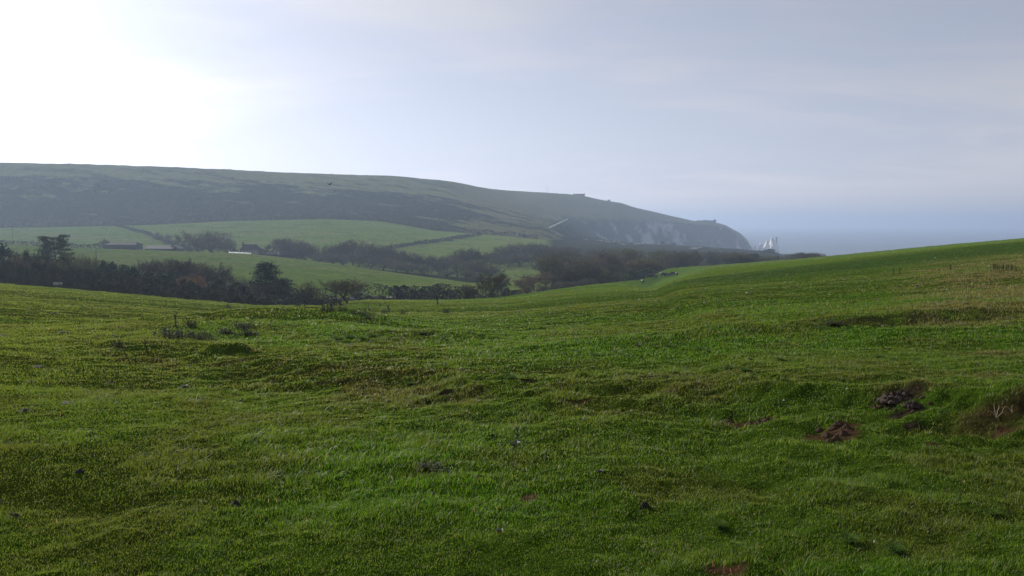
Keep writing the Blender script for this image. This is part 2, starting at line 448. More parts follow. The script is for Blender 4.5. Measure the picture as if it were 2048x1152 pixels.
GREEN = (0.070, 0.128, 0.014)
def near_cover(X, Y):
    """albedo, blade height factor, blade density factor"""
    X = np.asarray(X, float); Y = np.asarray(Y, float)
    s = X / np.maximum(Y, 1)
    c = np.zeros(X.shape + (3,)) + np.array(GREEN)
    big = fbm(X * .07, Y * .07, 3, 101); mid = fbm(X * .45, Y * .45, 3, 111); fin = fbm(X * 1.6, Y * 1.6, 3, 121)
    c = mixc(c, (0.088, 0.134, 0.016), sstep(.40, .65, big) * .8)
    c = mixc(c, (0.122, 0.172, 0.026), sstep(0.1, -0.6, s) * sstep(5, 40, Y) * .8)  # backlit glow towards the sun painted into the far left grass
    tft = sstep(.50, .78, vnoise(X * 3.1, Y * 3.1, 125)) * sstep(.42, .62, fbm(X * .7, Y * .7, 2, 126))
    hgt = 0.70 + 0.7 * (mid - .5) + 0.5 * (fin - .5) + 1.25 * tft - .25 * sstep(.5, .8, vnoise(X * 4.3, Y * 4.3, 127))
    den = np.ones(X.shape)
    # lush, taller patches
    def blob(cx, cy, rx, ry, rot=0, e=0.45):
        cc, ss = math.cos(rot), math.sin(rot)
        u = ((X - cx) * cc + (Y - cy) * ss) / rx; v = (-(X - cx) * ss + (Y - cy) * cc) / ry
        r = np.sqrt(u * u + v * v) + (mid - .5) * 1.1 + (fin - .5) * 0.6
        return 1 - sstep(1 - e, 1 + e, r)
    lush = np.clip(blob(-3.0, 24, 4.5, 2.4) + blob(3.2, 17.5, 5.5, 2.3, -.12) + blob(8.5, 15, 4, 1.8, -.2) + blob(-1.0, 7.4, 1.3, 1.6) + blob(-0.8, 6.0, 1.4, .7)
                   + blob(-6, 33, 8, 3) * .35 + blob(4.2, 5.2, 1.2, .7, 0) + blob(2.0, 4.1, .7, .5) * .8 + .9 * sstep(.62, .75, big) + blob(11, 22, 4, 1.8), 0, 1)
    c = mixc(c, (0.056, 0.138, 0.011), lush * .75)
    hgt = hgt + 0.5 * lush
    # dry and mossy parts
    d = ((X + 8.0) * 11.0 + (Y - 19.0) * 12.4) / 16.58; al = ((X + 8.0) * 12.4 - (Y - 19.0) * 11.0) / 16.58
    bank = np.exp(-((d + .1 + 1.2 * (mid - .5)) / 1.5) ** 2) * sstep(-5, 0, al) * (1 - sstep(17, 21, al))
    bank = np.maximum(bank, .7 * np.exp(-((d - 1.2 + 1.6 * (mid - .5)) / .7) ** 2) * sstep(-5, 0, al) * (1 - sstep(17, 21, al)))
    c = mixc(c, (0.108, 0.088, 0.030), np.clip(bank * sstep(.46, .68, fin * .65 + mid * .35) * .62, 0, 1)); den = den * (1 - .35 * bank * sstep(.5, .66, fin))
    hgt = hgt + .25 * bank * (fin > .5)
    moss = sstep(.48, .70, fbm(X * .8 + 40, Y * .8, 4, 131)) * .45
    c = mixc(c, (0.078, 0.086, 0.016), moss)
    tan_ = sstep(.46, .57, s + .12 * (mid - .5)) * sstep(13, 19, Y) * (1 - sstep(60, 90, Y)) * sstep(.28, .60, fin * .5 + mid * .5)
    c = mixc(c, (0.160, 0.132, 0.056), tan_ * .6); hgt = hgt + .9 * tan_
    tan2 = sstep(.50, .60, s + .15 * (mid - .5)) * (1 - sstep(13, 17, Y)) * sstep(6.5, 9, Y) * sstep(.42, .68, fin * .5 + mid * .5)
    c = mixc(c, (0.130, 0.105, 0.045), tan2 * .6)
    # slope band across the right of the field: shade of the slope painted into the grass colour
    yl = 62 + 0.10 * X
    band = sstep(0, 14, Y - yl + 6 * (mid - .5)) * (1 - sstep(24, 36, Y - yl + 10 * (big - .5))) * sstep(4, 25, X)
    c = mixc(c, (0.036, 0.072, 0.014), band * .75)
    # bare earth
    def soil(cx, cy, rx, ry, col=(0.085, 0.048, 0.028), k=1.0):
        nonlocal c, den, hgt
        b = blob(cx, cy, rx, ry, 0, .22) * k
        c = mixc(c, col, b); den = den * (1 - .93 * b)
    for (cx, cy, rx, ry, col) in SOIL: soil(cx, cy, rx, ry, col)
    strip = np.exp(-((Y - (18.2 - .08 * (X - 8)) + .05) / .55) ** 2) * sstep(6.6, 7.6, X) * (1 - sstep(10.6, 11.6, X)) * sstep(.38, .55, mid * .5 + fin * .5)
    c = mixc(c, (0.075, 0.066, 0.028), strip * .75); den = den * (1 - .6 * strip)
    cut = np.exp(-((Y - 7.55 - .1 * (X - 4.7)) / .17) ** 2) * sstep(4.15, 4.6, X)
    c = mixc(c, (0.085, 0.055, 0.030), cut * .9); den = den * (1 - .75 * cut)
    c = c * np.array((1.12, 1.02, 1.0))
    return c, np.clip(hgt, .35, 2.4), den

def soil_at(px, py, rx, ry, col=(0.085, 0.048, 0.028)):
    X, Y, Z = hit(px, py); return (X, Y, rx, ry, col)
RED = (0.125, 0.070, 0.045); DRK = (0.060, 0.043, 0.032); TANS = (0.15, 0.10, 0.055)
SOIL = [soil_at(1662, 866, .20, .22, RED), soil_at(1690, 853, .14, .10, RED), soil_at(1468, 850, .14, .10, (0.13, .085, .05)), soil_at(1518, 846, .12, .07, (0.13, .085, .05)),
        soil_at(1455, 1140, .12, .07, (.17, .095, .06)), soil_at(1800, 795, .30, .22, DRK), soil_at(1812, 826, .16, .08, DRK),
        soil_at(1050, 762, .16, .07, DRK), soil_at(890, 785, .14, .09, DRK), soil_at(1150, 808, .18, .07, (.08, .06, .035)), soil_at(1057, 995, .07, .10, TANS), soil_at(900, 945, .10, .05, DRK),
        soil_at(2010, 862, .12, .06, RED), soil_at(1865, 886, .06, .03, RED), soil_at(1830, 850, .12, .05, DRK),
        soil_at(650, 766, .18, .1, DRK), soil_at(740, 735, .22, .1, DRK), soil_at(560, 750, .18, .08, DRK), soil_at(1300, 755, .18, .09, DRK)]

# --- far cover
cf = np.zeros(TX.shape + (3,))
L_ = TL; px_ = PXV
nA = fbm(TX / 48., TY / 22., 5, 141); nB = fbm(TX / 11., TY / 8., 3, 151)
PAST = np.array((0.195, 0.285, 0.050)); PAST2 = np.array((0.250, 0.290, 0.075)); WOODF = np.array((0.040, 0.046, 0.018))
GORSE = np.array((0.022, 0.030, 0.015)); DOWNG = np.array((0.190, 0.210, 0.080)); CHALK = np.array((0.46, 0.47, 0.46)); SCRUB = np.array((0.075, 0.070, 0.035))
cf[:] = PAST
cf = mixc(cf, PAST2, sstep(.42, .62, nA) * .7)
cf = mixc(cf, (0.115, 0.19, 0.035), sstep(.55, .75, nB) * .5)
woodpart = sstep(0, 1, (px_ - 1085) / 25.0) * (L_ > 0.9) * (L_ < 5.15)
woodpart = np.maximum(woodpart, (L_ < 1.6) * (L_ > 0) * 1.0 * sstep(1.75, 1.5, L_))
woodpart = np.maximum(woodpart, (L_ > 3.3) * (L_ < 3.95) * sstep(520, 560, px_) * sstep(985, 965, px_))
cf = mixc(cf, WOODF, np.clip(woodpart, 0, 1))
down = sstep(4.97, 5.03, L_)
# gorse and heather cover of the hillside
gm = sstep(0.33, 0.55, .62 * nA + .38 * nB + 0.20 * sstep(7.1, 5.8, L_) - .22 * sstep(6.6, 7.25, L_) - 0.19 * sstep(560, 1000, px_) * sstep(6.1, 5.2, L_) - .20 * sstep(880, 960, px_) * (1 - sstep(1090, 1130, px_)) + .20 * sstep(1110, 1140, px_))
gm = gm * sstep(8.0, 7.2, L_)
hill = mixc(np.zeros_like(cf) + DOWNG, SCRUB, sstep(.5, .65, nA) * .4)
hill = mixc(hill, GORSE, np.clip(gm, 0, 1)); hill = hill * (0.8 + .4 * fbm(TX / 5., TY / 12., 3, 181))[..., None]
hill = mixc(hill, (0.17, 0.160, 0.075), sstep(900, 960, px_) * sstep(1110, 1075, px_) * (1 - gm) * .8)
top = sstep(7.05, 7.35, L_ + .25 * (nA - .5)) * sstep(1000, 1060, px_)
hill = mixc(hill, (0.21, 0.215, 0.11), top)
cf = mixc(cf, (1, 1, 1), down * 0) * (1 - down[..., None]) + hill * down[..., None]
chm = sstep(1175, 1225, px_ + 40 * (nA - .5)) * sstep(5.9, 6.05, L_) * sstep(7.25, 6.85, L_ + .35 * (nB - .5))
st = fbm((TX + .35 * TZ) / 13., TZ / 38., 4, 161)
chc = mixc(np.zeros_like(cf) + np.array((0.060, 0.066, 0.056)), CHALK, sstep(.50, .74, st + .75 * (fbm(TX / 90. + TZ / 60., TZ / 50., 3, 171) - .5)))
cf = cf * (1 - chm[..., None]) + chc * chm[..., None]
cn, hn_, dn_ = near_cover(TX[:NEARROWS], TY[:NEARROWS])
cf[:NEARROWS] = cn * np.array((0.50, 0.60, 0.52)) * (1 + 1.6 * sstep(25, 140, TY[:NEARROWS]))[..., None]  # paints shade under the near blades and backlit brightness on the far turf

def sub_terrain(name, facemask, material, smooth=True):
    r, c = np.nonzero(facemask)
    base = r * NG + c
    Fc = np.stack([base, base + 1, base + 1 + NG, base + NG], 1)
    used = np.unique(Fc); re = np.zeros(NR * NG, dtype=np.int64); re[used] = np.arange(len(used))
    V = np.stack([TX, TY, TZ], -1).reshape(-1, 3)[used]
    me = new_mesh(name, V, re[Fc], smooth)
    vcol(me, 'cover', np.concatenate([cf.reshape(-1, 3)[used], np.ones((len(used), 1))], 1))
    o = obj(name, me, material); o['kind'] = 'structure'
    return o

def grass_ground(N, L):
    a = N('VertexColor'); a.layer_name = 'cover'
    geo = N('NewGeometry')
    n1 = N('TexNoise', Scale=9.0, Detail=6, Roughness=0.7); L(geo.outputs['Position'], n1.inputs['Vector'])
    n2 = N('TexNoise', Scale=1.3, Detail=5, Roughness=0.65); L(geo.outputs['Position'], n2.inputs['Vector'])
    m1 = N('MapRange'); m1.inputs['From Min'].default_value = .3; m1.inputs['From Max'].default_value = .7; m1.inputs['To Min'].default_value = .55; m1.inputs['To Max'].default_value = 1.45
    L(n1.outputs['Fac'], m1.inputs['Value'])
    m2 = N('MapRange'); m2.inputs['From Min'].default_value = .3; m2.inputs['From Max'].default_value = .7; m2.inputs['To Min'].default_value = .75; m2.inputs['To Max'].default_value = 1.25
    L(n2.outputs['Fac'], m2.inputs['Value'])
    mu = N('Math', operation='MULTIPLY'); L(m1.outputs[0], mu.inputs[0]); L(m2.outputs[0], mu.inputs[1])
    hs = N('HueSaturation'); L(a.outputs['Color'], hs.inputs['Color']); L(mu.outputs[0], hs.inputs['Value'])
    p = N('BsdfDiffuse', Roughness=1.0); L(hs.outputs['Color'], p.inputs['Color'])
    bp = N('Bump', Strength=0.9); bp.inputs['Distance'].default_value = 0.07; L(n1.outputs['Fac'], bp.inputs['Height'])
    bp2 = N('Bump', Strength=0.8); bp2.inputs['Distance'].default_value = 0.25; L(n2.outputs['Fac'], bp2.inputs['Height']); L(bp.outputs[0], bp2.inputs['Normal'])
    L(bp2.outputs[0], p.inputs['Normal'])
    return p.outputs[0]
def far_ground(N, L):
    a = N('VertexColor'); a.layer_name = 'cover'
    geo = N('NewGeometry')
    n1 = N('TexNoise', Scale=0.45, Detail=7, Roughness=0.68); L(geo.outputs['Position'], n1.inputs['Vector'])
    m1 = N('MapRange'); m1.inputs['From Min'].default_value = .3; m1.inputs['From Max'].default_value = .7; m1.inputs['To Min'].default_value = .6; m1.inputs['To Max'].default_value = 1.4
    L(n1.outputs['Fac'], m1.inputs['Value'])
    hs = N('HueSaturation'); L(a.outputs['Color'], hs.inputs['Color']); L(m1.outputs[0], hs.inputs['Value'])
    p = N('BsdfDiffuse', Roughness=1.0); L(hs.outputs['Color'], p.inputs['Color'])
    bp = N('Bump', Strength=0.7); bp.inputs['Distance'].default_value = 1.0; L(n1.outputs['Fac'], bp.inputs['Height']); L(bp.outputs[0], p.inputs['Normal'])
    return p.outputs[0]
MG = mat('pasture_turf', grass_ground); MF = mat('far_cover', far_ground)
fl = 0.25 * (TL[:-1, :-1] + TL[1:, :-1] + TL[:-1, 1:] + TL[1:, 1:])
fp = 0.25 * (px_[:-1, :-1] + px_[1:, :-1] + px_[:-1, 1:] + px_[1:, 1:])
rowi = np.arange(NR - 1)[:, None] + np.zeros((1, NG - 1), int)
pasture_m = rowi < NEARROWS - 1
cliff_m = (fp > 1205) & (fl > 6.0) & (fl < 7.05)
down_m = (fl > 5.0) & ~cliff_m
valley_m = ~(pasture_m | cliff_m | down_m)
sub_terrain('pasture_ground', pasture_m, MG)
sub_terrain('valley_ground', valley_m, MF)
sub_terrain('down_hillside_terrain', down_m, MF)
sub_terrain('chalk_cliff_terrain', cliff_m, MF, smooth=False)

# sea
def sea_b(N, L):
    geo = N('NewGeometry'); mp = N('Mapping'); mp.inputs['Scale'].default_value = (1, .45, 1); L(geo.outputs['Position'], mp.inputs[0])
    n1 = N('TexNoise', Scale=0.10, Detail=6, Roughness=0.6); L(mp.outputs[0], n1.inputs['Vector'])
    n2 = N('TexNoise', Scale=0.004, Detail=4); L(mp.outputs[0], n2.inputs['Vector'])
    r = N('ValToRGB'); r.color_ramp.elements[0].color = (0.012, 0.028, 0.050, 1); r.color_ramp.elements[1].color = (0.025, 0.050, 0.075, 1)
    r.color_ramp.elements[0].position = .35; r.color_ramp.elements[1].position = .65
    L(n2.outputs['Fac'], r.inputs['Fac'])
    p = N('BsdfPrincipled', Roughness=0.28); p.inputs['IOR'].default_value = 1.33; L(r.outputs[0], p.inputs['Base Color'])
    bp = N('Bump', Strength=0.5); bp.inputs['Distance'].default_value = 1.2; L(n1.outputs['Fac'], bp.inputs['Height']); L(bp.outputs[0], p.inputs['Normal'])
    return p.outputs[0]
sm = new_mesh('sea', [(-9800, 700, SEA), (9800, 700, SEA), (9800, 13950, SEA), (-9800, 13950, SEA)], [(0, 1, 2, 3)])
o = obj('sea_water', sm, mat('sea_water', sea_b)); o['kind'] = 'structure'

# ------------------------------------------------------------------ grass blades of the pasture
def blade_mat(N, L):
    a = N('VertexColor'); a.layer_name = 'tint'
    d = N('BsdfPrincipled', Roughness=0.5); d.inputs['Specular IOR Level'].default_value = 0.22; L(a.outputs['Color'], d.inputs['Base Color'])
    t = N('BsdfTranslucent'); hs = N('HueSaturation', Value=1.5, Saturation=1.05); hs.inputs['Hue'].default_value = 0.485
    L(a.outputs['Color'], hs.inputs['Color']); L(hs.outputs['Color'], t.inputs['Color'])
    mx = N('MixShader', Fac=0.5); L(d.outputs[0], mx.inputs[1]); L(t.outputs[0], mx.inputs[2])
    return mx.outputs[0]
BLADE = mat('grass_blade', blade_mat)

def blades(n, Y0, Y1, hgt, wid, seed, side=0.78):
    r = np.random.default_rng(seed)
    u = r.random(n); Y = np.sqrt(Y0 * Y0 + u * (Y1 * Y1 - Y0 * Y0))
    X = (r.random(n) * 2 - 1) * side * (Y + 1.0)
    c, hf, df = near_cover(X, Y)
    clump = vnoise(X * 5, Y * 5, 201) * .6 + vnoise(X * 14, Y * 14, 202) * .4
    keep = r.random(n) < df * (0.35 + .9 * clump)
    X, Y, c, hf = X[keep], Y[keep], c[keep], hf[keep]; n = len(X)
    g = X / (Y + W); fi = (g + GMAX) / (2 * GMAX) * (NG - 1); i0 = np.clip(np.floor(fi).astype(int), 0, NG - 2); fx = fi - i0
    yr = near_fixed; j0 = np.clip(np.searchsorted(yr, Y) - 1, 0, len(yr) - 2); fy = (Y - yr[j0]) / (yr[j0 + 1] - yr[j0])
    ed = np.interp(g, GG, EY); far = Y >= yr[-1]
    if far.any():
        tt = np.clip((Y - yr[-1]) / (ed - yr[-1]), 0, 1) ** .8 * NEXT
        jf = np.clip(np.floor(tt).astype(int), 0, NEXT - 1)
        j0 = np.where(far, NN - 1 + jf, j0); fy = np.where(far, tt - jf, fy)
        ok = Y < ed - .3
        X, Y, c, hf, g, i0, fx, j0, fy = X[ok], Y[ok], c[ok], hf[ok], g[ok], i0[ok], fx[ok], j0[ok], fy[ok]; n = len(X)
    Z = (TZ[j0, i0] * (1 - fx) + TZ[j0, i0 + 1] * fx) * (1 - fy) + (TZ[j0 + 1, i0] * (1 - fx) + TZ[j0 + 1, i0 + 1] * fx) * fy
    sc = np.maximum(1, Y / 5.0)
    tall = 1 + 1.3 * (r.random(n) < .03)
    h = hgt * tall * hf * (0.55 + 0.9 * r.random(n)) * np.clip(sc, 1, 1.5) ** .5
    w = wid * sc * (0.6 + 0.8 * r.random(n))
    az = r.random(n) * 2 * math.pi; lean = (0.3 + 1.3 * r.random(n)) * h
    lx, ly = np.cos(az) * lean + .15 * h, np.sin(az) * lean
    fa = r.random(n) * 2 * math.pi
    wx, wy = np.cos(fa) * w * .5, np.sin(fa) * w * .5
    z0 = Z - 0.012
    V = np.empty((n, 5, 3), np.float32)
    V[:, 0] = np.stack([X - wx, Y - wy, z0], 1); V[:, 1] = np.stack([X + wx, Y + wy, z0], 1)
    mx_, my_ = X + lx * .38, Y + ly * .38
    V[:, 2] = np.stack([mx_ + wx * .8, my_ + wy * .8, Z + h * .62], 1); V[:, 3] = np.stack([mx_ - wx * .8, my_ - wy * .8, Z + h * .62], 1)
    V[:, 4] = np.stack([X + lx, Y + ly, Z + h * (.75 + .25 * r.random(n))], 1)
    b = np.arange(n) * 5
    Fc = np.stack([np.stack([b, b + 1, b + 2], 1), np.stack([b, b + 2, b + 3], 1), np.stack([b + 3, b + 2, b + 4], 1)], 1).reshape(-1, 3)
    k = (0.84 + 0.36 * r.random(n))[:, None]
    c = c * k
    dry = r.random(n) < 0.025
    c[dry] = np.array((0.22, 0.18, 0.085)) * (0.7 + .6 * r.random(dry.sum()))[:, None]
    blu = r.random(n) < 0.12
    c[blu] = c[blu] * np.array((.75, 1.0, 1.7))
    C4 = np.ones((n, 5, 4), np.float32); C4[:, :, :3] = c[:, None, :]
    return V.reshape(-1, 3), Fc, C4.reshape(-1, 4)
GS = GRASS_SCALE
packs = [blades(int(230000 * GS), 2.3, 6, 0.021, 0.0028, 1), blades(int(330000 * GS), 6, 13, 0.023, 0.0030, 2), blades(int(330000 * GS), 13, 28, 0.025, 0.0032, 3), blades(int(290000 * GS), 28, 58, 0.022, 0.0031, 4),
         blades(int(230000 * GS), 58, 130, 0.026, 0.0034, 5), blades(int(200000 * GS), 130, 362, 0.04, 0.0036, 6)]
Vs = []; Fs = []; Cs = []; off = 0
for V, Fc, C4 in packs:
    Vs.append(V); Fs.append(Fc + off); Cs.append(C4); off += len(V)
gme = new_mesh('grass', np.concatenate(Vs), np.concatenate(Fs)); vcol(gme, 'tint', np.concatenate(Cs))
go = obj('grass', gme, BLADE); go['kind'] = 'stuff'
# ------------------------------------------------------------------ trees, shrubs, hedges
TWIG_M = {}
def foliage(name, c0, c1, transl=.25, rand=.16): return noisy(name, c0, c1, scale=5.0, rough=.75, transl=transl, rand=rand)
M_BARK = noisy('bark', (0.045, 0.040, 0.034), (0.085, 0.075, 0.062), scale=9, stretch=(3, 3, .6), bump=.4)
M_BARE = foliage('bare_twigs', (0.046, 0.043, 0.030), (0.078, 0.070, 0.044), .12)
M_OLIVE = foliage('olive_leaves', (0.052, 0.056, 0.020), (0.095, 0.092, 0.034))
M_BROWN = foliage('brown_leaves', (0.070, 0.046, 0.024), (0.115, 0.076, 0.036))
M_EVER = foliage('evergreen_leaves', (0.012, 0.025, 0.012), (0.028, 0.052, 0.020), .15)
M_PINE = foliage('pine_needles', (0.014, 0.028, 0.018), (0.030, 0.050, 0.028), .1)
M_ORANGE = foliage('orange_leaves', (0.13, 0.064, 0.028), (0.22, 0.11, 0.045))
M_HEDGE = foliage('hedge_leaves', (0.017, 0.025, 0.012), (0.040, 0.046, 0.022), .12)

def rot_about(v, axis, a):
    return Matrix.Rotation(a, 3, axis) @ v

def skeleton(seed, H=1.0, fork=.28, spread=.5, nl=6, crown_w=.42, depth=3, lean=(0, 0), upright=.35):
    r = random.Random(seed); mb = MB(); tips = []
    def grow(p, d, ln, rad, lev):
        pts = [p.copy()]; rads = [rad]; q = p.copy(); dd = d.copy()
        n = 4
        for i in range(n):
            dd = (dd + Vector((r.uniform(-.22, .22), r.uniform(-.22, .22), r.uniform(-.1, .2) + upright * .25 * (lev > 0)))).normalized()
            q = q + dd * ln / n; pts.append(q.copy()); rads.append(rad * (1 - .55 * (i + 1) / n))
        mb.tube(pts, rads, 5 if lev < 2 else 4, cap=False)
        if lev >= depth:
            for k in range(1, n + 1): tips.append((pts[k], dd.copy()))
            return
        if lev >= 1: tips.append((pts[-1], dd.copy()))
        m = nl if lev == 0 else r.choice((3, 4))
        for k in range(m):
            t = r.uniform(.45, 1) if lev else r.uniform(.55, 1)
            if k == 0: t = 1
            j = min(int(t * n), n - 1); f = t * n - j
            bp = pts[j].lerp(pts[j + 1], f)
            az = 2 * math.pi * (k + r.random() * .7) / m
            perp = Vector((math.cos(az), math.sin(az), 0))
            tilt = spread * r.uniform(.6, 1.3) * (1 if k else .4)
            nd = (dd * math.cos(tilt) + perp * math.sin(tilt)).normalized()
            grow(bp, nd, ln * r.uniform(.62, .88), rads[j] * .62, lev + 1)
    base = Vector((0, 0, -.03 * H))
    grow(base, Vector((lean[0], lean[1], 1)).normalized(), H * fork, .022 * H + .006, 0)
    # fit to unit height and crown width
    V = np.array([tuple(v) for v in mb.v]); T = np.array([tuple(t[0]) for t in tips])
    zt = T[:, 2].max(); rx = np.percentile(np.hypot(T[:, 0] - T[:, 0].mean(), T[:, 1] - T[:, 1].mean()), 92)
    s = (.93 * H) / zt; sx = crown_w * .88 * H / rx
    def fit(A):
        A = A.copy(); wgt = np.clip(A[:, 2] / (zt * .35), 0, 1)[:, None]
        A[:, :2] = A[:, :2] * (1 - wgt) * s + A[:, :2] * wgt * sx; A[:, 2] *= s; return A
    mb.v = [tuple(v) for v in fit(V)]; T = fit(T)
    D = np.array([tuple(t[1]) for t in tips])
    return mb, T, D

def twig_cloud(seed, T, D, n, ln, wd, droop=0.0):
    """thin twig slivers that spray out from the branch ends"""
    r = np.random.default_rng(seed); k = r.integers(0, len(T), n)
    b = T[k] + r.normal(0, ln * .25, (n, 3)); d = D[k] + r.normal(0, .75, (n, 3)); d[:, 2] += .25 - droop
    d /= np.linalg.norm(d, axis=1)[:, None]; l = ln * (.4 + r.random(n))[:, None]
    u = r.normal(0, 1, (n, 3)); u -= (u * d).sum(1)[:, None] * d; u /= np.linalg.norm(u, axis=1)[:, None]
    V = np.stack([b - u * wd, b + u * wd, b + d * l], 1).reshape(-1, 3)
    return V, np.arange(n * 3).reshape(-1, 3)

def leaf_cloud(seed, centers, rad, n, size, flat_=1.0):
    r = np.random.default_rng(seed); k = r.integers(0, len(centers), n)
    q = r.normal(0, 1, (n, 3)); q /= np.linalg.norm(q, axis=1)[:, None]; q *= (r.random(n) ** .45)[:, None]
    rr = rad[k] if hasattr(rad, '__len__') else rad
    q = q * (rr[:, None] if hasattr(rr, '__len__') else rr); q[:, 2] *= flat_
    c = centers[k] + q
    a = r.normal(0, 1, (n, 3)); a /= np.linalg.norm(a, axis=1)[:, None]
    b = r.normal(0, 1, (n, 3)); b -= (a * b).sum(1)[:, None] * a; b /= np.linalg.norm(b, axis=1)[:, None]
    s = size * (.55 + .9 * r.random(n))[:, None]
    V = np.stack([c - a * s, c + b * s * .55, c + a * s, c - b * s * .55], 1).reshape(-1, 3)
    return V, np.arange(n * 4).reshape(-1, 4)

def dome(seed, n, cw, z0=.10, z1=1.0, lump=.28):
    """points filling a lumpy rounded crown, with outward directions"""
    r = np.random.default_rng(seed)
    q = r.normal(0, 1, (n, 3)); q /= np.linalg.norm(q, axis=1)[:, None]
    lobes = r.normal(0, 1, (9, 3)); lobes /= np.linalg.norm(lobes, axis=1)[:, None]
    lb = np.max(np.clip(q @ lobes.T, 0, 1) ** 4, axis=1)
    rad = (1 - lump + lump * lb) * (r.random(n) ** .42)
    zc = z0 + (z1 - z0) * .46
    P = np.stack([q[:, 0] * rad * cw * .5, q[:, 1] * rad * cw * .5, zc + np.where(q[:, 2] > 0, (z1 - zc), (zc - z0)) * q[:, 2] * rad], 1)
    d = q.copy(); d[:, 2] += .35; d /= np.linalg.norm(d, axis=1)[:, None]
    return P, d
TEMPL = {}
def template(kind, i):
    key = (kind, i)
    if key in TEMPL: return TEMPL[key]
    sd = 1000 + i * 37 + sum(map(ord, kind))
    if kind in ('bare', 'bareshrub'):
        mb, T, D = skeleton(sd, fork=.26 if kind == 'bare' else .10, spread=.62, nl=6, crown_w=.46 if kind == 'bare' else .62)
        P2, D2 = dome(sd + 5, 700, .86 if kind == 'bare' else 1.1, .13 if kind == 'bare' else .02, .99)
        V, Fc = twig_cloud(sd, np.concatenate([T, P2]), np.concatenate([D, D2]), 6500, .078, .0038)
        m = M_BARE
    elif kind == 'tallbare':
        mb, T, D = skeleton(sd, fork=.36, spread=.42, nl=6, crown_w=.30, upright=.6)
        P2, D2 = dome(sd + 5, 500, .56, .22, .99)
        V, Fc = twig_cloud(sd, np.concatenate([T, P2]), np.concatenate([D, D2]), 6000, .075, .0034); m = M_BARE
    elif kind == 'hawthorn':
        mb, T, D = skeleton(sd, fork=.30, spread=.85, nl=7, crown_w=.80, lean=(.12, 0), upright=.1)
        P2, D2 = dome(sd + 5, 900, 1.5, .36, .99, .4)
        V, Fc = twig_cloud(sd, np.concatenate([T, P2]), np.concatenate([D, D2]), 7500, .085, .0030); m = M_BARE
    elif kind in ('olive', 'brown', 'orange'):
        mb, T, D = skeleton(sd, fork=.24, spread=.60, nl=6, crown_w=.46)
        r = np.random.default_rng(sd); k = r.choice(len(T), 70, replace=False) if len(T) > 70 else np.arange(len(T))
        cen = T[k]; cen = cen + np.stack([r.normal(0, .03, len(k)), r.normal(0, .03, len(k)), r.normal(0, .03, len(k))], 1)
        P2, D2 = dome(sd + 5, 90, .82, .14, .96)
        cen = np.concatenate([cen, P2])
        V, Fc = leaf_cloud(sd, cen, .05 + .05 * r.random(len(cen)), 4200, .0155)
        m = {'olive': M_OLIVE, 'brown': M_BROWN, 'orange': M_ORANGE}[kind]
    elif kind in ('ever', 'shrub'):
        r = np.random.default_rng(sd); mb, T, D = skeleton(sd, fork=.3 if kind == 'ever' else .12, spread=.5, nl=6, crown_w=.36 if kind == 'ever' else .55)
        n = 60; th = r.random(n) * 6.283; z = r.random(n)
        zz = (.12 + .82 * z) if kind == 'ever' else (.05 + .85 * z)
        prof = (np.sin(np.clip(.25 + z * .75, 0, 1) * math.pi) ** .6) * (.33 if kind == 'ever' else .55)
        rr = prof * np.sqrt(r.random(n)) * (.8 + .5 * r.random(n))
        cen = np.stack([rr * np.cos(th), rr * np.sin(th), zz], 1)
        V, Fc = leaf_cloud(sd, cen, .07 + .06 * r.random(n), 3600, .019 if kind == 'ever' else .024)
        m = M_EVER if kind == 'ever' else M_HEDGE
    elif kind == 'pine':
        r = np.random.default_rng(sd); mb = MB()
        mb.tube([(0, 0, -.03), (.01, 0, .3), (-.01, .01, .6), (.02, 0, .93)], [.032, .026, .018, .006], 7, cap=False)
        cen = []; rad = []
        for q in range(44):
            z = .22 + .74 * (q / 43.0); az = q * 2.4 + r.random() * .8
            reach = (.52 * (1 - (z - .2) ** 1.6) ** .8) * (.55 + .5 * r.random()) if i == 0 else float(np.interp(z, [.2, .3, .45, .6, .72, .78, .88, .97], [.52, .50, .36, .30, .27, .24, .28, .12])) * (.45 + .6 * r.random())
            ex = Vector((math.cos(az) * reach, math.sin(az) * reach, z + .02))
            mb.tube([(0, 0, z - .03), ex * .5 + Vector((0, 0, z * .5 - .0)), ex], [.009, .006, .002], 4, cap=False)
            for t in (.55, .8, 1.0):
                cen.append((ex.x * t + r.normal(0, .02), ex.y * t + r.normal(0, .02), z + .018 + r.normal(0, .006))); rad.append((.075 + .045 * r.random()) * (1 if i == 0 else 1.35))
        V, Fc = leaf_cloud(sd, np.array(cen), np.array(rad), 7500, .015, flat_=.26 if i == 0 else .5); m = M_PINE
    tm = mb.mesh('trunk_' + kind, True); tm.materials.append(M_BARK)
    # crown mesh fitted to the unit tree
    cm = new_mesh('crown_' + kind, V, Fc); cm.materials.append(m)
    wdt = np.percentile(np.abs(V[:, :2]), 97); top = np.percentile(V[:, 2], 99.7)
    TEMPL[key] = (tm, cm, wdt * 2, top); return TEMPL[key]
NVAR = {'bare': 5, 'tallbare': 3, 'bareshrub': 3, 'olive': 4, 'brown': 3, 'ever': 4, 'shrub': 5, 'orange': 1, 'hawthorn': 1, 'pine': 2}
TREE_R = random.Random(5)
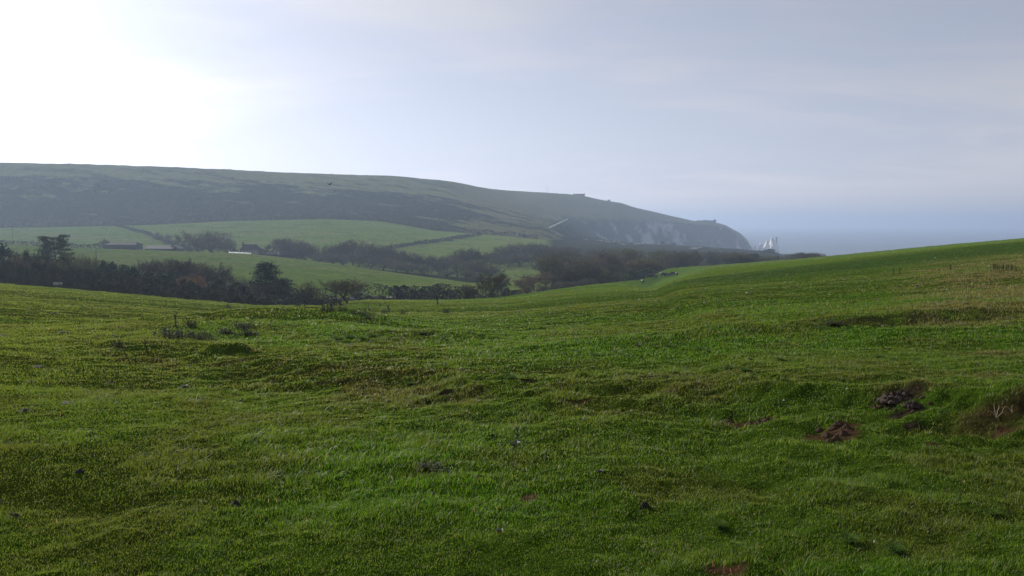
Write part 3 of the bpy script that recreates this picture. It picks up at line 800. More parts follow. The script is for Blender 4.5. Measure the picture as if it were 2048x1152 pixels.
def plant(name, px, top, wpx, Y, kind, label, cat, group=None, var=None, base=None, rz=None, crown='crown'):
    """tree standing on the ground at depth Y, as tall and as wide as it shows from the path"""
    X, _, Zg = onground(px, Y) if base is None else base
    if base is not None: Y = base[1]
    Zt = pt(px, top, Y)[2]
    H = max(Zt - Zg, .4); wd_ = wpx / F * Y
    i = var if var is not None else TREE_R.randrange(NVAR[kind])
    tm, cm, tw, tt = template(kind, i)
    rz = TREE_R.uniform(0, 6.28) if rz is None else rz
    e = empty(name, (X, Y, Zg), rz, (wd_ / tw, wd_ / tw, H / tt))
    tr = obj('trunk', tm, parent=e); cr = obj(crown, cm, parent=e)
    tag(e, label, cat, group); return e

def hedge(name, path, h, w, label, group=None, m=None, dens=14, leaf=.32, seed=0, gap=None):
    """hedge along a path of (X, Y) ground points"""
    r = np.random.default_rng(seed + 77); P = np.array(path, float)
    seg = np.hypot(*np.diff(P, axis=0).T); cum = np.concatenate([[0], np.cumsum(seg)]); Ltot = cum[-1]
    n = int(Ltot * dens * h)
    t = r.random(n) * Ltot; X = np.interp(t, cum, P[:, 0]); Y = np.interp(t, cum, P[:, 1])
    hh = h * (.55 + .75 * fbm(t / (h * 2.2), t * 0 + seed, 3, 301 + seed)); off = r.normal(0, w * .32, n)
    dx = np.gradient(P[:, 0]); dy = np.gradient(P[:, 1]); q = np.hypot(dx, dy)
    nx = np.interp(t, cum, -dy / q); ny = np.interp(t, cum, dx / q)
    X = X + nx * off; Y = Y + ny * off
    zc = np.linspace(0, Ltot, max(int(Ltot / 4), 4)); zg = np.array([ground_z(np.interp(a, cum, P[:, 0]), np.interp(a, cum, P[:, 1])) for a in zc])
    Z = np.interp(t, zc, zg) + hh * (1 - r.random(n) ** 1.6) * np.clip(1 - (off / w) ** 2 * .6, .2, 1)
    C_ = np.stack([X, Y, Z], 1); o0 = np.array([P[0, 0], P[0, 1], zg[0]])
    V, Fc = leaf_cloud(seed, C_ - o0, .05, n, leaf)
    # leaf_cloud picks centres at random; keep it one leaf per centre on average
    o = obj(name, new_mesh(name, V, Fc), m or M_HEDGE, loc=tuple(o0))
    tag(o, label, 'hedge', group); return o
def gpath(*st): return [onground(px, Y)[:2] for px, Y in st]

# --- wooded belt beyond the pasture on the left
gB = 'trees of the dark belt below the meadow'
belt = [(4, 490, 46, 178, 'ever'), (26, 503, 36, 184, 'bare'), (38, 507, 30, 170, 'brown'), (54, 501, 22, 172, 'ever'), (72, 508, 34, 176, 'ever'), (92, 511, 34, 168, 'ever'),
        (124, 510, 30, 172, 'ever'), (142, 507, 44, 180, 'olive'), (160, 510, 36, 186, 'bare'), (176, 517, 34, 172, 'olive'), (192, 520, 30, 178, 'bare'), (206, 522, 28, 166, 'ever'), (224, 524, 34, 168, 'ever'),
        (246, 530, 34, 166, 'ever'), (266, 533, 28, 168, 'ever'), (290, 524, 46, 188, 'tallbare'), (312, 518, 44, 190, 'bare'), (336, 517, 48, 192, 'bare'), (352, 520, 40, 188, 'bare'), (372, 520, 40, 190, 'tallbare'),
        (300, 541, 34, 166, 'ever'), (322, 545, 34, 164, 'ever'), (340, 540, 36, 166, 'ever'), (404, 526, 54, 184, 'bare'), (418, 533, 44, 178, 'bare'), (446, 541, 36, 176, 'ever'), (462, 546, 34, 170, 'bare'), (484, 553, 34, 172, 'bare'),
        (436, 556, 34, 160, 'ever'), (505, 560, 36, 165, 'ever'), (520, 565, 40, 160, 'bare'), (470, 562, 40, 158, 'ever'), (560, 578, 40, 160, 'ever'), (585, 588, 34, 158, 'ever'), (-20, 496, 40, 180, 'ever'), (112, 518, 36, 165, 'olive'), (70, 524, 40, 160, 'bare')]
lab = {'ever': ('evergreen_tree', 'dark evergreen tree packed into the wooded belt beyond the left of the pasture'),
       'bare': ('bare_tree', 'bare grey brown tree in the dark belt beyond the left of the pasture'),
       'tallbare': ('bare_tree', 'tall wispy leafless tree rising behind the dark belt in front of the meadow'),
       'brown': ('autumn_tree', 'brown leaved tree at the far left end of the dark belt'),
       'olive': ('olive_tree_in_leaf', 'olive green leafy tree in the dark belt close to the layered pine')}
lab['olive'] = ('broadleaf_tree', lab['olive'][1])
for px, top, w, Y, k in belt:
    nm, lb = lab[k]; plant(nm, px, top, w * 1.4, Y, k, lb, 'tree', gB + ' ' + nm.replace('_', ' '))
plant('pine_tree', 110, 470.5, 76, 200, 'pine', 'layered flat topped pine standing above the dark belt against the pale field', 'tree', var=0)
plant('pine_tree', 531, 524, 66, 164, 'pine', 'dense dark pine with rounded top at the right end of the belt', 'tree', var=1)
plant('pine_tree', 566, 556, 46, 168, 'pine', 'small low pine leaning out right of the rounded dark pine', 'tree', var=1)
plant('beech_tree', 394, 549, 62, 158, 'orange', 'rusty orange autumn tree glowing in the dark belt', 'tree')
gS = 'dark bushes along the far edge of the pasture'
for i in range(34):
    px = -30 + i * 17 + TREE_R.uniform(-5, 5)
    plant('evergreen_tree', px, float(np.interp(px, [0, 150, 300, 450, 560], [522, 535, 556, 570, 588])) + TREE_R.uniform(-6, 8), TREE_R.uniform(36, 50), 146 + TREE_R.uniform(-4, 8), 'shrub', 'dark low evergreen filling the front of the belt', 'tree', 'low evergreens in front of the belt')
for i in range(46):
    px = -30 + i * 12.6 + TREE_R.uniform(-4, 4)
    eY = float(np.interp((px - CX) / F, GG, EY)); ey = np.interp(px, [0, 200, 400, 500, 600], [567, 583, 600, 607, 609])
    plant('bush', px, ey - TREE_R.uniform(7, 19), TREE_R.uniform(24, 36), eY + TREE_R.uniform(14, 26), 'shrub', 'dark low bush in the row behind the far left edge of the pasture', 'bush', gS, crown='foliage')

# --- lone trees and bushes at the foot of the pasture
plant('hawthorn_tree', 688, 557, 96, 117, 'hawthorn', 'wide wind shaped bare hawthorn on a short trunk at the foot of the pasture', 'tree', base=hit(694, 607) or None)
plant('bare_tree', 616, 562, 44, 134, 'bareshrub', 'thin open leafless tree just left of the wide hawthorn', 'tree')
plant('bare_tree', 640, 585, 40, 130, 'bareshrub', 'low twiggy bare tree between the thin open tree and the wide hawthorn', 'tree')
plant('bare_tree', 975, 546, 66, 150, 'bare', 'bare tree with two stems standing at the pasture edge left of the wood', 'tree')
plant('bare_tree', 934, 569, 36, 146, 'bareshrub', 'small bare tree left of the two stemmed bare tree', 'tree')
bl = [(601, 590, 34, 160), (660, 592, 40, 158), (716, 584, 40, 172), (790, 571, 34, 176), (806, 570, 38, 178), (825, 578, 30, 176), (842, 577, 34, 180), (874, 568, 32, 182), (858, 574, 30, 184), (897, 577, 32, 182), (912, 577, 30, 184),
      (948, 581, 34, 178), (1012, 578, 34, 180), (1030, 580, 30, 186), (760, 590, 40, 160), (735, 590, 36, 158), (690, 594, 40, 160), (865, 586, 40, 166), (905, 588, 40, 166), (940, 587, 40, 168), (985, 584, 44, 176)]
for px, top, w, Y in bl:
    plant('bush', px, top, w, Y, 'shrub', 'dark rounded bush in the hedge line between the meadow and the pasture', 'bush', 'bushes of the hedge line below the meadow', crown='foliage')
plant('bush', 1003, 547, 36, 250, 'shrub', 'dark rounded bush alone on the grass below the middle wood', 'bush', crown='foliage')
hedge('hedgerow', gpath((560, 192), (640, 192), (700, 194), (760, 198), (800, 200), (860, 202), (950, 204), (1040, 210)), 2.6, 1.6, 'long dark hedge along the lower edge of the middle meadow', seed=1, leaf=.22, dens=26)
hedge('hedgerow', gpath((560, 150), (640, 148), (720, 152), (800, 157), (900, 162), (1000, 172), (1060, 186)), 1.9, 1.5, 'near dark hedge that borders the pasture in front of the lane', seed=2, leaf=.20, dens=30)

# --- wood behind the meadow
gW = 'trees of the wood behind the middle meadow'
wood = [(556, 476, 32, 470, 'tallbare'), (577, 477, 36, 466, 'bare'), (592, 479, 32, 462, 'bare'), (611, 484, 36, 458, 'bare'), (630, 488, 36, 455, 'bare'), (652, 489, 34, 452, 'bare'), (668, 492, 30, 444, 'bare'), (684, 486, 36, 446, 'bare'),
        (706, 478.5, 46, 448, 'bare'), (726, 482, 40, 442, 'bare'), (746, 489, 36, 438, 'bare'), (762, 490, 34, 436, 'bare'), (779, 487, 20, 470, 'olive'), (784, 495, 40, 426, 'bare'), (804, 500, 40, 420, 'bare'), (824, 504, 40, 414, 'bare'), (842, 508, 34, 410, 'bare'), (862, 511, 40, 404, 'bare'),
        (640, 505, 36, 432, 'bare'), (665, 507, 36, 428, 'bare'), (690, 508, 40, 424, 'bare'), (715, 505, 40, 420, 'bare'), (740, 512, 40, 412, 'bare'), (765, 515, 40, 404, 'bare'), (790, 520, 40, 396, 'bare'), (815, 524, 40, 388, 'bare'), (878, 524, 36, 390, 'bare'), (850, 530, 34, 378, 'bare'),
        (895, 510, 34, 420, 'bare'), (908, 505, 34, 432, 'bare'), (924, 497, 42, 440, 'bare'), (944, 496, 40, 446, 'bare'), (958, 508, 30, 440, 'bare'), (914, 521, 30, 390, 'olive'), (938, 525, 40, 386, 'bare'), (962, 518, 42, 392, 'olive'), (978, 530, 36, 382, 'bare'), (930, 540, 36, 366, 'bare'), (955, 545, 36, 360, 'bare'), (890, 540, 34, 366, 'bare'),
        (982, 503, 32, 480, 'bare'), (1000, 496, 36, 500, 'bare'), (1020, 490, 40, 520, 'bare'), (1042, 486, 40, 540, 'bare'), (1062, 486, 40, 545, 'bare'), (1082, 487, 40, 540, 'bare'), (992, 512, 36, 470, 'bare'), (1015, 507, 40, 480, 'bare'), (1040, 506, 40, 490, 'bare'), (1066, 506, 40, 500, 'bare')]
for px, top, w, Y, k in wood:
    plant('bare_tree' if k != 'olive' else 'broadleaf_tree', px, top, w * 1.15, Y, k, 'bare purplish brown tree in the wood behind the middle meadow' if k != 'olive' else 'small olive green tree among the bare trees behind the meadow', 'tree', gW + (' olive' if k == 'olive' else ''))

# --- large wood on the right, towards the bay
def skyline(px): return np.interp(px, [1080, 1130, 1200, 1300, 1400, 1450, 1500, 1530, 1560, 1600, 1640, 1662], [489, 491, 493, 498, 501, 503, 506, 509, 510, 504, 506, 511])
gR = 'trees of the large wood right of the middle'
right = [(1108, 494, 62, 470, 'bare'), (1146, 511, 84, 400, 'olive'), (1190, 504, 60, 470, 'bare'), (1216, 498, 44, 560, 'olive'), (1242, 503, 48, 470, 'olive'), (1262, 508, 44, 450, 'bare'),
         (1050, 556, 44, 240, 'brown'), (1066, 548, 50, 262, 'brown'), (1090, 543, 46, 270, 'brown'), (1112, 536, 44, 300, 'brown'), (1134, 545, 40, 268, 'bare'), (1156, 545, 40, 275, 'olive'), (1178, 531, 50, 310, 'olive'),
         (1200, 537, 44, 290, 'olive'), (1222, 529, 46, 320, 'olive'), (1247, 531, 46, 318, 'bare'), (1274, 519, 62, 345, 'brown'), (1300, 522, 56, 352, 'olive'), (1290, 537, 40, 322, 'ever'), (1262, 541, 36, 300, 'ever'), (1232, 545, 36, 288, 'olive'), (1205, 552, 34, 272, 'olive'), (1172, 556, 34, 258, 'bare'), (1140, 562, 34, 242, 'bare'), (1110, 566, 34, 230, 'bare'), (1082, 570, 34, 215, 'bare'), (1060, 572, 32, 206, 'brown'),
         (1325, 519, 50, 400, 'bare'), (1350, 516, 50, 415, 'bare')]
rl = {'bare': 'bare brown tree in the large wood right of the middle', 'olive': 'olive leaved tree in the large wood right of the middle', 'brown': 'reddish brown tree at the near left corner of the large wood', 'ever': 'dark evergreen tree at the wood edge behind the cows'}
nmr = {'bare': 'bare_tree', 'olive': 'broadleaf_tree', 'brown': 'autumn_tree', 'ever': 'evergreen_tree'}
uniq = {(1108, 494): 'large round bare tree at the left end of the large wood', (1146, 511): 'largest round olive tree in the middle of the large wood', (1242, 503): 'bright yellowish olive tree in the middle of the large wood', (1274, 519): 'broad reddish brown tree rising behind the cows'}
for px, top, w, Y, k in right:
    u = uniq.get((px, top))
    plant(nmr[k], px, top, w * 1.12, Y, k, u or rl[k], 'tree', None if u else gR + ' ' + k)
for i in range(120):
    px = TREE_R.uniform(1085, 1650); eY = float(np.interp((px - CX) / F, GG, EY))
    q = TREE_R.random(); Ymax = np.interp(px, [1085, 1150, 1300, 1500, 1660], [640, 950, 1050, 950, 640])
    Y = eY + 60 + (Ymax - eY - 60) * q ** 1.1
    X, _, zg = onground(px, Y); Hm = TREE_R.uniform(8, 13)
    top = HY - (zg + Hm) / Y * F; top = max(top, skyline(px) + TREE_R.uniform(0, 3.5))
    if pt(px, top, Y)[2] - zg < 2.5: continue
    k = TREE_R.choice(['bare', 'bare', 'bare', 'olive', 'bare', 'olive', 'brown']) if px < 1330 else TREE_R.choice(['bare', 'bare', 'shrub', 'bare', 'olive'])
    nm = {'shrub': 'broadleaf_tree'}.get(k) or nmr[k]
    lb = {'bare': rl['bare'], 'olive': rl['olive'], 'brown': 'brown leaved tree deep inside the large wood', 'shrub': 'dark green rounded tree towards the bay end of the large wood'}[k]
    plant(nm, px, top, TREE_R.uniform(10, 15) / Y * F, Y, k, lb, 'tree', gR + ' ' + k + (' inside' if k == 'brown' else ''))
for px, top, w, Y in [(1385, 494, 26, 1150), (1408, 494, 30, 1150), (1440, 496, 36, 1150), (1465, 497, 34, 1120), (1490, 500, 34, 1100), (1541, 497.5, 26, 1050), (1535, 500, 24, 1040), (1325, 482, 10, 1250), (1345, 486, 18, 1240), (1156, 474, 18, 1080), (1136, 482, 24, 1000), (1120, 478, 26, 950)]:
    plant('evergreen_tree', px, top, w, Y, 'shrub', 'small dark tree on the rise in front of the chalk cliff', 'tree', 'small dark trees below the cliff')

# --- farm trees, field hedges
plant('bare_tree', 427, 462, 92, 462, 'bare', 'big rounded bare tree left of the farmhouse', 'tree', var=2)
plant('bare_tree', 462, 478, 44, 470, 'bare', 'bare tree squeezed between the big rounded tree and the farmhouse', 'tree')
plant('bare_tree', 398, 478, 34, 466, 'bare', 'low bare tree at the left foot of the big rounded tree', 'tree')
for px, top, w, Y in [(538, 489, 26, 468), (525, 497, 22, 455), (600, 503, 26, 448), (470, 497, 24, 452)]:
    plant('bush', px, top, w, Y, 'shrub', 'dark bush beside the farm buildings', 'bush', 'bushes around the farm', crown='foliage')
plant('bush', 211, 478.5, 22, 462, 'shrub', 'dark bush at the left end of the long dark barn', 'bush', crown='foliage')
for px, top, w, Y in [(318, 465.5, 18, 620), (337, 469.5, 22, 580), (357, 473, 22, 545), (374, 478, 18, 515), (300, 465, 18, 655)]:
    plant('bush', px, top, w, Y, 'shrub', 'round bush in the slanting hedge above the grey roofed barn', 'bush', 'bushes of the slanting hedge left of the farm', crown='foliage')
hedge('hedgerow', gpath((236, 735), (262, 700), (290, 670), (320, 620), (350, 560), (385, 505)), 2.6, 2.2, 'slanting dark hedge that climbs left from the farm to the down', seed=3, leaf=.45, dens=8)
for px, top, w, Y in [(843, 482, 26, 640), (872, 479, 22, 670), (897, 477, 24, 690), (916, 473, 26, 720), (935, 469, 26, 745), (958, 464.5, 10, 770), (806, 488, 18, 600)]:
    plant('bush', px, top, w, Y, 'shrub', 'round bush in the hedge between the two upper fields', 'bush', 'bushes of the hedge between the upper fields', crown='foliage')
hedge('hedgerow', gpath((770, 560), (800, 590), (840, 640), (880, 680), (920, 725), (960, 775)), 2.8, 2.4, 'slanting hedge between the two upper fields right of the farm', seed=4, leaf=.45, dens=8)
hedge('hedgerow', gpath((-120, 437), (-20, 436), (60, 434), (135, 432), (200, 430)), 2.4, 2.0, 'level dark hedge at the far edge of the meadow left of the pine', seed=5, leaf=.35, dens=12)
hedge('hedgerow', gpath((-200, 724), (0, 722), (150, 732), (300, 752), (470, 783), (650, 803), (760, 812), (870, 803), (1000, 793), (1075, 800)), 4.6, 4.0, 'long dark hedge along the foot of the down', seed=6, leaf=.62, dens=5)

# --- gorse and scrub of the down: beyond counting, one object
def gorse():
    r = np.random.default_rng(91); C_ = []; R_ = []
    n = 26000
    rr = r.integers(0, NR - 1, n * 3); cc = r.integers(0, NG - 1, n * 3)
    ok = (TL[rr, cc] > 5.02) & (TL[rr, cc] < 7.9)
    # even out: nearer rows of the grid are denser than far ones
    rr, cc = rr[ok], cc[ok]
    w = gm[rr, cc] * np.clip(8.3 - TL[rr, cc], 0, 1)
    scr = (px_[rr, cc] > 1040) & (px_[rr, cc] < 1215) & (TL[rr, cc] < 6.0)
    w = np.where(scr, .9, w); w = np.where((px_[rr, cc] > 1205) & (TL[rr, cc] > 6), 0, w)
    kp = r.random(len(rr)) < w * .9
    rr, cc = rr[kp], cc[kp]
    fx = r.random(len(rr))[:, None]; fy = r.random(len(rr))[:, None]
    P = np.stack([TX, TY, TZ], -1)
    c = (P[rr, cc] * (1 - fx) + P[rr, cc + 1] * fx) * (1 - fy) + P[rr + 1, np.minimum(cc, NG - 1)] * fy
    return c
gc = gorse()
rg = np.random.default_rng(92); rad = .8 + 1.5 * rg.random(len(gc)) ** 2
gcz = gc.copy(); gcz[:, 2] += rad * .35
V, Fc = leaf_cloud(93, gcz, rad, min(len(gc) * 9, 150000), .55, flat_=.6)
M_GORSE = noisy('gorse_leaves', (0.018, 0.026, 0.014), (0.045, 0.050, 0.024), scale=.05, rough=.8, transl=.1)
g_ = obj('gorse', new_mesh('gorse', V, Fc), M_GORSE); g_['kind'] = 'stuff'
# ------------------------------------------------------------------ animals and people: one skinned body each
import bmesh
def skinned(name, V, E, Rd, root=0, sub=1):
    bm = bmesh.new(); lay = bm.verts.layers.skin.verify()
    vs = []
    for i, (p, r_) in enumerate(zip(V, Rd)):
        v = bm.verts.new(p); v[lay].radius = (r_, r_) if not hasattr(r_, '__len__') else r_; v[lay].use_root = (i == root); vs.append(v)
    for a, b in E: bm.edges.new((vs[a], vs[b]))
    me = bpy.data.meshes.new(name + '_sk'); bm.to_mesh(me); bm.free()
    o = bpy.data.objects.new(name + '_sk', me); COL.objects.link(o)
    m = o.modifiers.new('s', 'SKIN'); m.use_smooth_shade = True
    if sub: u = o.modifiers.new('u', 'SUBSURF'); u.levels = sub; u.render_levels = sub
    dg = bpy.context.evaluated_depsgraph_get(); dg.update()
    out = bpy.data.meshes.new_from_object(o.evaluated_get(dg)); out.name = name
    bpy.data.objects.remove(o); bpy.data.meshes.remove(me)
    return out

def cow_mesh(name, graze, step=0.0):
    V = [(-.72, 0, 1.16), (-.1, 0, 1.10), (.52, 0, 1.12), (.86, 0, 1.20 if not graze else 1.02)]
    Rd = [(.27, .30), (.36, .36), (.30, .34), (.17, .20)]
    E = [(0, 1), (1, 2), (2, 3)]
    def ad(p, r_, to): V.append(p); Rd.append(r_); E.append((to, len(V) - 1)); return len(V) - 1
    if graze: h = ad((1.12, 0, .66), .12, 3); mz = ad((1.30, 0, .30), .085, h); ez = .70; ex = 1.12
    else: h = ad((1.14, 0, 1.44), .14, 3); mz = ad((1.46, 0, 1.30), .09, h); ez = 1.50; ex = 1.10
    for s in (-1, 1):
        ad((ex, s * .24, ez + .04), .035, h)
        f = ad((.50, s * .20, .74), .12, 2); k = ad((.52 + step * s, s * .19, .40), .065, f); ad((.52 + step * 1.4 * s, s * .19, .02), .065, k)
        t = ad((-.60, s * .23, .78), .16, 0); hk = ad((-.86 - step * s, s * .21, .47), .07, t); ad((-.80 - step * s, s * .21, .02), .065, hk)
    t = ad((-1.02, 0, 1.10), .05, 0); ad((-1.10, 0, .55), .035, t)
    return skinned(name, V, E, Rd, 0, 1)
def hide(N, L):
    tc_ = N('TexCoord'); n = N('TexNoise', Scale=1.1, Detail=2); L(tc_.outputs['Object'], n.inputs['Vector'])
    oi = N('ObjectInfo'); ad_ = N('VectorMath', operation='ADD'); cb = N('CombineXYZ'); mu = N('Math', operation='MULTIPLY'); mu.inputs[1].default_value = 60
    L(oi.outputs['Random'], mu.inputs[0]); L(mu.outputs[0], cb.inputs[0]); L(tc_.outputs['Object'], ad_.inputs[0]); L(cb.outputs[0], ad_.inputs[1]); L(ad_.outputs[0], n.inputs['Vector'])
    r = N('ValToRGB'); r.color_ramp.interpolation = 'CONSTANT'; r.color_ramp.elements[0].color = (.012, .011, .010, 1); r.color_ramp.elements[1].color = (.55, .53, .48, 1); r.color_ramp.elements[1].position = .76
    L(n.outputs['Fac'], r.inputs['Fac']); p = N('BsdfPrincipled', Roughness=.7); L(r.outputs[0], p.inputs['Base Color']); return p.outputs[0]
M_HIDE = mat('cow_hide', hide)
cowm = [cow_mesh('cow_grazing', True, .05), cow_mesh('cow_standing', False, .0), cow_mesh('cow_walking', False, .12)]
for m_ in cowm: m_.materials.append(M_HIDE)
cows = [(1280, 559, 0, 75, 'black cow seen from behind at the left end of the herd'), (1285.5, 557, 1, 100, 'black and white cow close beside the leftmost cow of the herd'), (1297, 552.5, 0, 10, 'cow half hidden against the wood edge left of the middle of the herd'),
        (1306, 551, 1, 185, 'cow under the trees just above the lone cow in front of the herd'), (1311, 557, 0, 120, 'black cow with a pale rump standing alone in front of the herd'), (1322, 552, 1, 95, 'slim dark cow facing away in the gap left of the tight group'),
        (1327, 554, 0, 20, 'grazing cow at the left end of the tight group on the right'), (1331.5, 553, 2, 170, 'second cow from the left in the tight group'), (1336, 553, 0, 200, 'cow in the middle of the tight group'), (1340, 553.5, 1, 350, 'cow right of the middle of the tight group'),
        (1344, 552, 0, 15, 'second cow from the right in the tight group'), (1349, 551.5, 2, 180, 'cow near the right end of the tight group'), (1353, 551.5, 1, 100, 'rightmost cow of the herd')]
for px, py, k, rz, lb in cows:
    q = hit(px, py, Y0=90) or onground(px, 255)
    if q[1] > 345 or q[1] < 200: q = onground(px, 250 if px < 1290 else 285)
    c = obj('cow', cowm[k], loc=q); c.rotation_euler = (0, 0, math.radians(rz)); c.scale = (1.02,) * 3
    tag(c, lb, 'cow', 'cows grazing by the wood edge')

def person_mesh(name, stride):
    V = [(0, 0, .95), (0, 0, 1.2), (0, 0, 1.42), (0, 0, 1.52), (.02, 0, 1.62), (.02, 0, 1.72)]
    Rd = [(.15, .12), (.14, .11), (.17, .11), .055, .085, .07]
    E = [(0, 1), (1, 2), (2, 3), (3, 4), (4, 5)]
    def ad(p, r_, to): V.append(p); Rd.append(r_); E.append((to, len(V) - 1)); return len(V) - 1
    for s in (-1, 1):
        h = ad((stride * s * .3, s * .10, .82), .095, 0); k = ad((stride * s, s * .10, .48), .065, h); a = ad((stride * s * 1.3 - .05, s * .10, .07), .045, k); ad((stride * s * 1.3 + .14, s * .11, .03), .04, a)
        sh = ad((0, s * .21, 1.40), .06, 2); e = ad((-stride * s * .5, s * .26, 1.12), .045, sh); ad((-stride * s * .6 + .08, s * .25, .86), .035, e)
    return skinned(name, V, E, Rd, 0, 1)
pm = person_mesh('person', .18)
def cloth(N, L):
    tc_ = N('TexCoord'); sp = N('SeparateXYZ'); L(tc_.outputs['Object'], sp.inputs[0])
    r = N('ValToRGB'); r.color_ramp.interpolation = 'CONSTANT'; e = r.color_ramp.elements
    e[0].color = (.03, .03, .04, 1); e[1].position = .5; e[1].color = (.06, .07, .10, 1); q = e.new(.845); q.color = (.35, .22, .16, 1); q = e.new(.93); q.color = (.05, .035, .025, 1)
    mr_ = N('MapRange'); mr_.inputs['From Max'].default_value = 1.8; L(sp.outputs['Z'], mr_.inputs['Value']); L(mr_.outputs[0], r.inputs['Fac'])
    p = N('BsdfPrincipled', Roughness=.85); L(r.outputs[0], p.inputs['Base Color']); return p.outputs[0]
pm.materials.append(mat('walking_clothes', cloth))
def crest(px):
    j = int(np.argmin(np.abs(PXV[NEARROWS + sum(NROW[:8]) - 1] - px))); r_ = NEARROWS + sum(NROW[:8]) - 1
    return float(TX[r_, j]), float(TY[r_, j]), float(TZ[r_, j])
for px, lb, sc in [(163, 'tiny dark walker on the skyline of the down at the far left', 1.9), (532, 'tiny walker on the skyline of the down left of the flying bird', 1.6)]:
    x, y, z = crest(px); o = obj('person', pm, loc=(x, y, z - .1)); o.rotation_euler = (0, 0, .4); tag(o, lb, 'person')
x, y, z = crest(667); plant('bush', 667, 347, 4, y, 'shrub', 'tiny round bush alone on the skyline above the flying bird', 'bush', base=(x, y, z), crown='foliage')
for px, w in [(146, 9), (158, 3), (463, 12), (455, 6)]:
    x, y, z = crest(px); plant('bush', px, HY - (z + 1.6) / y * F, w, y, 'shrub', 'low dark bush on the skyline of the down left of the middle', 'bush', 'bushes on the skyline', base=(x, y, z), crown='foliage')

# crow in flight: body, head, beak, tail and two raised wings in one surface
def crow():
    mb = MB()
    mb.tube([(-.24, 0, 0), (-.18, 0, .0), (-.05, 0, .0), (.08, 0, .012), (.15, 0, .03), (.19, 0, .035), (.215, 0, .032), (.26, 0, .02)], [.015, .035, .062, .06, .04, .036, .02, .004], 8)
    V = [(-.2, .02, 0), (-.2, -.02, 0), (-.38, -.07, .005), (-.40, 0, .0), (-.38, .07, .005)]
    mb.add(V + [(a, b, c - .008) for a, b, c in V], [(0, 1, 2, 3, 4), (9, 8, 7, 6, 5)] + [(i, i + 5, (i + 1) % 5 + 5, (i + 1) % 5) for i in range(5)])
    for s in (-1, 1):
        top = [(.10, s * .04, .03), (.13, s * .20, .16), (.08, s * .36, .30), (-.02, s * .47, .42), (-.08, s * .44, .38), (-.10, s * .38, .31), (-.13, s * .28, .22), (-.13, s * .16, .12), (-.12, s * .04, .02)]
        n = len(top); bot = [(a, b, c - .012) for a, b, c in top]
        mb.add(top + bot, [tuple(range(n)), tuple(range(2 * n - 1, n - 1, -1))] + [(i, i + n, (i + 1) % n + n, (i + 1) % n) for i in range(n)])
    return mb.mesh('crow', False)
cb_ = obj('crow', crow(), flat('black_feathers', (.010, .010, .012), .5), loc=pt(659.5, 369.5, 125)); cb_.rotation_euler = (0, 0, math.radians(65))
tag(cb_, 'black crow flying with raised wings in front of the down', 'bird')

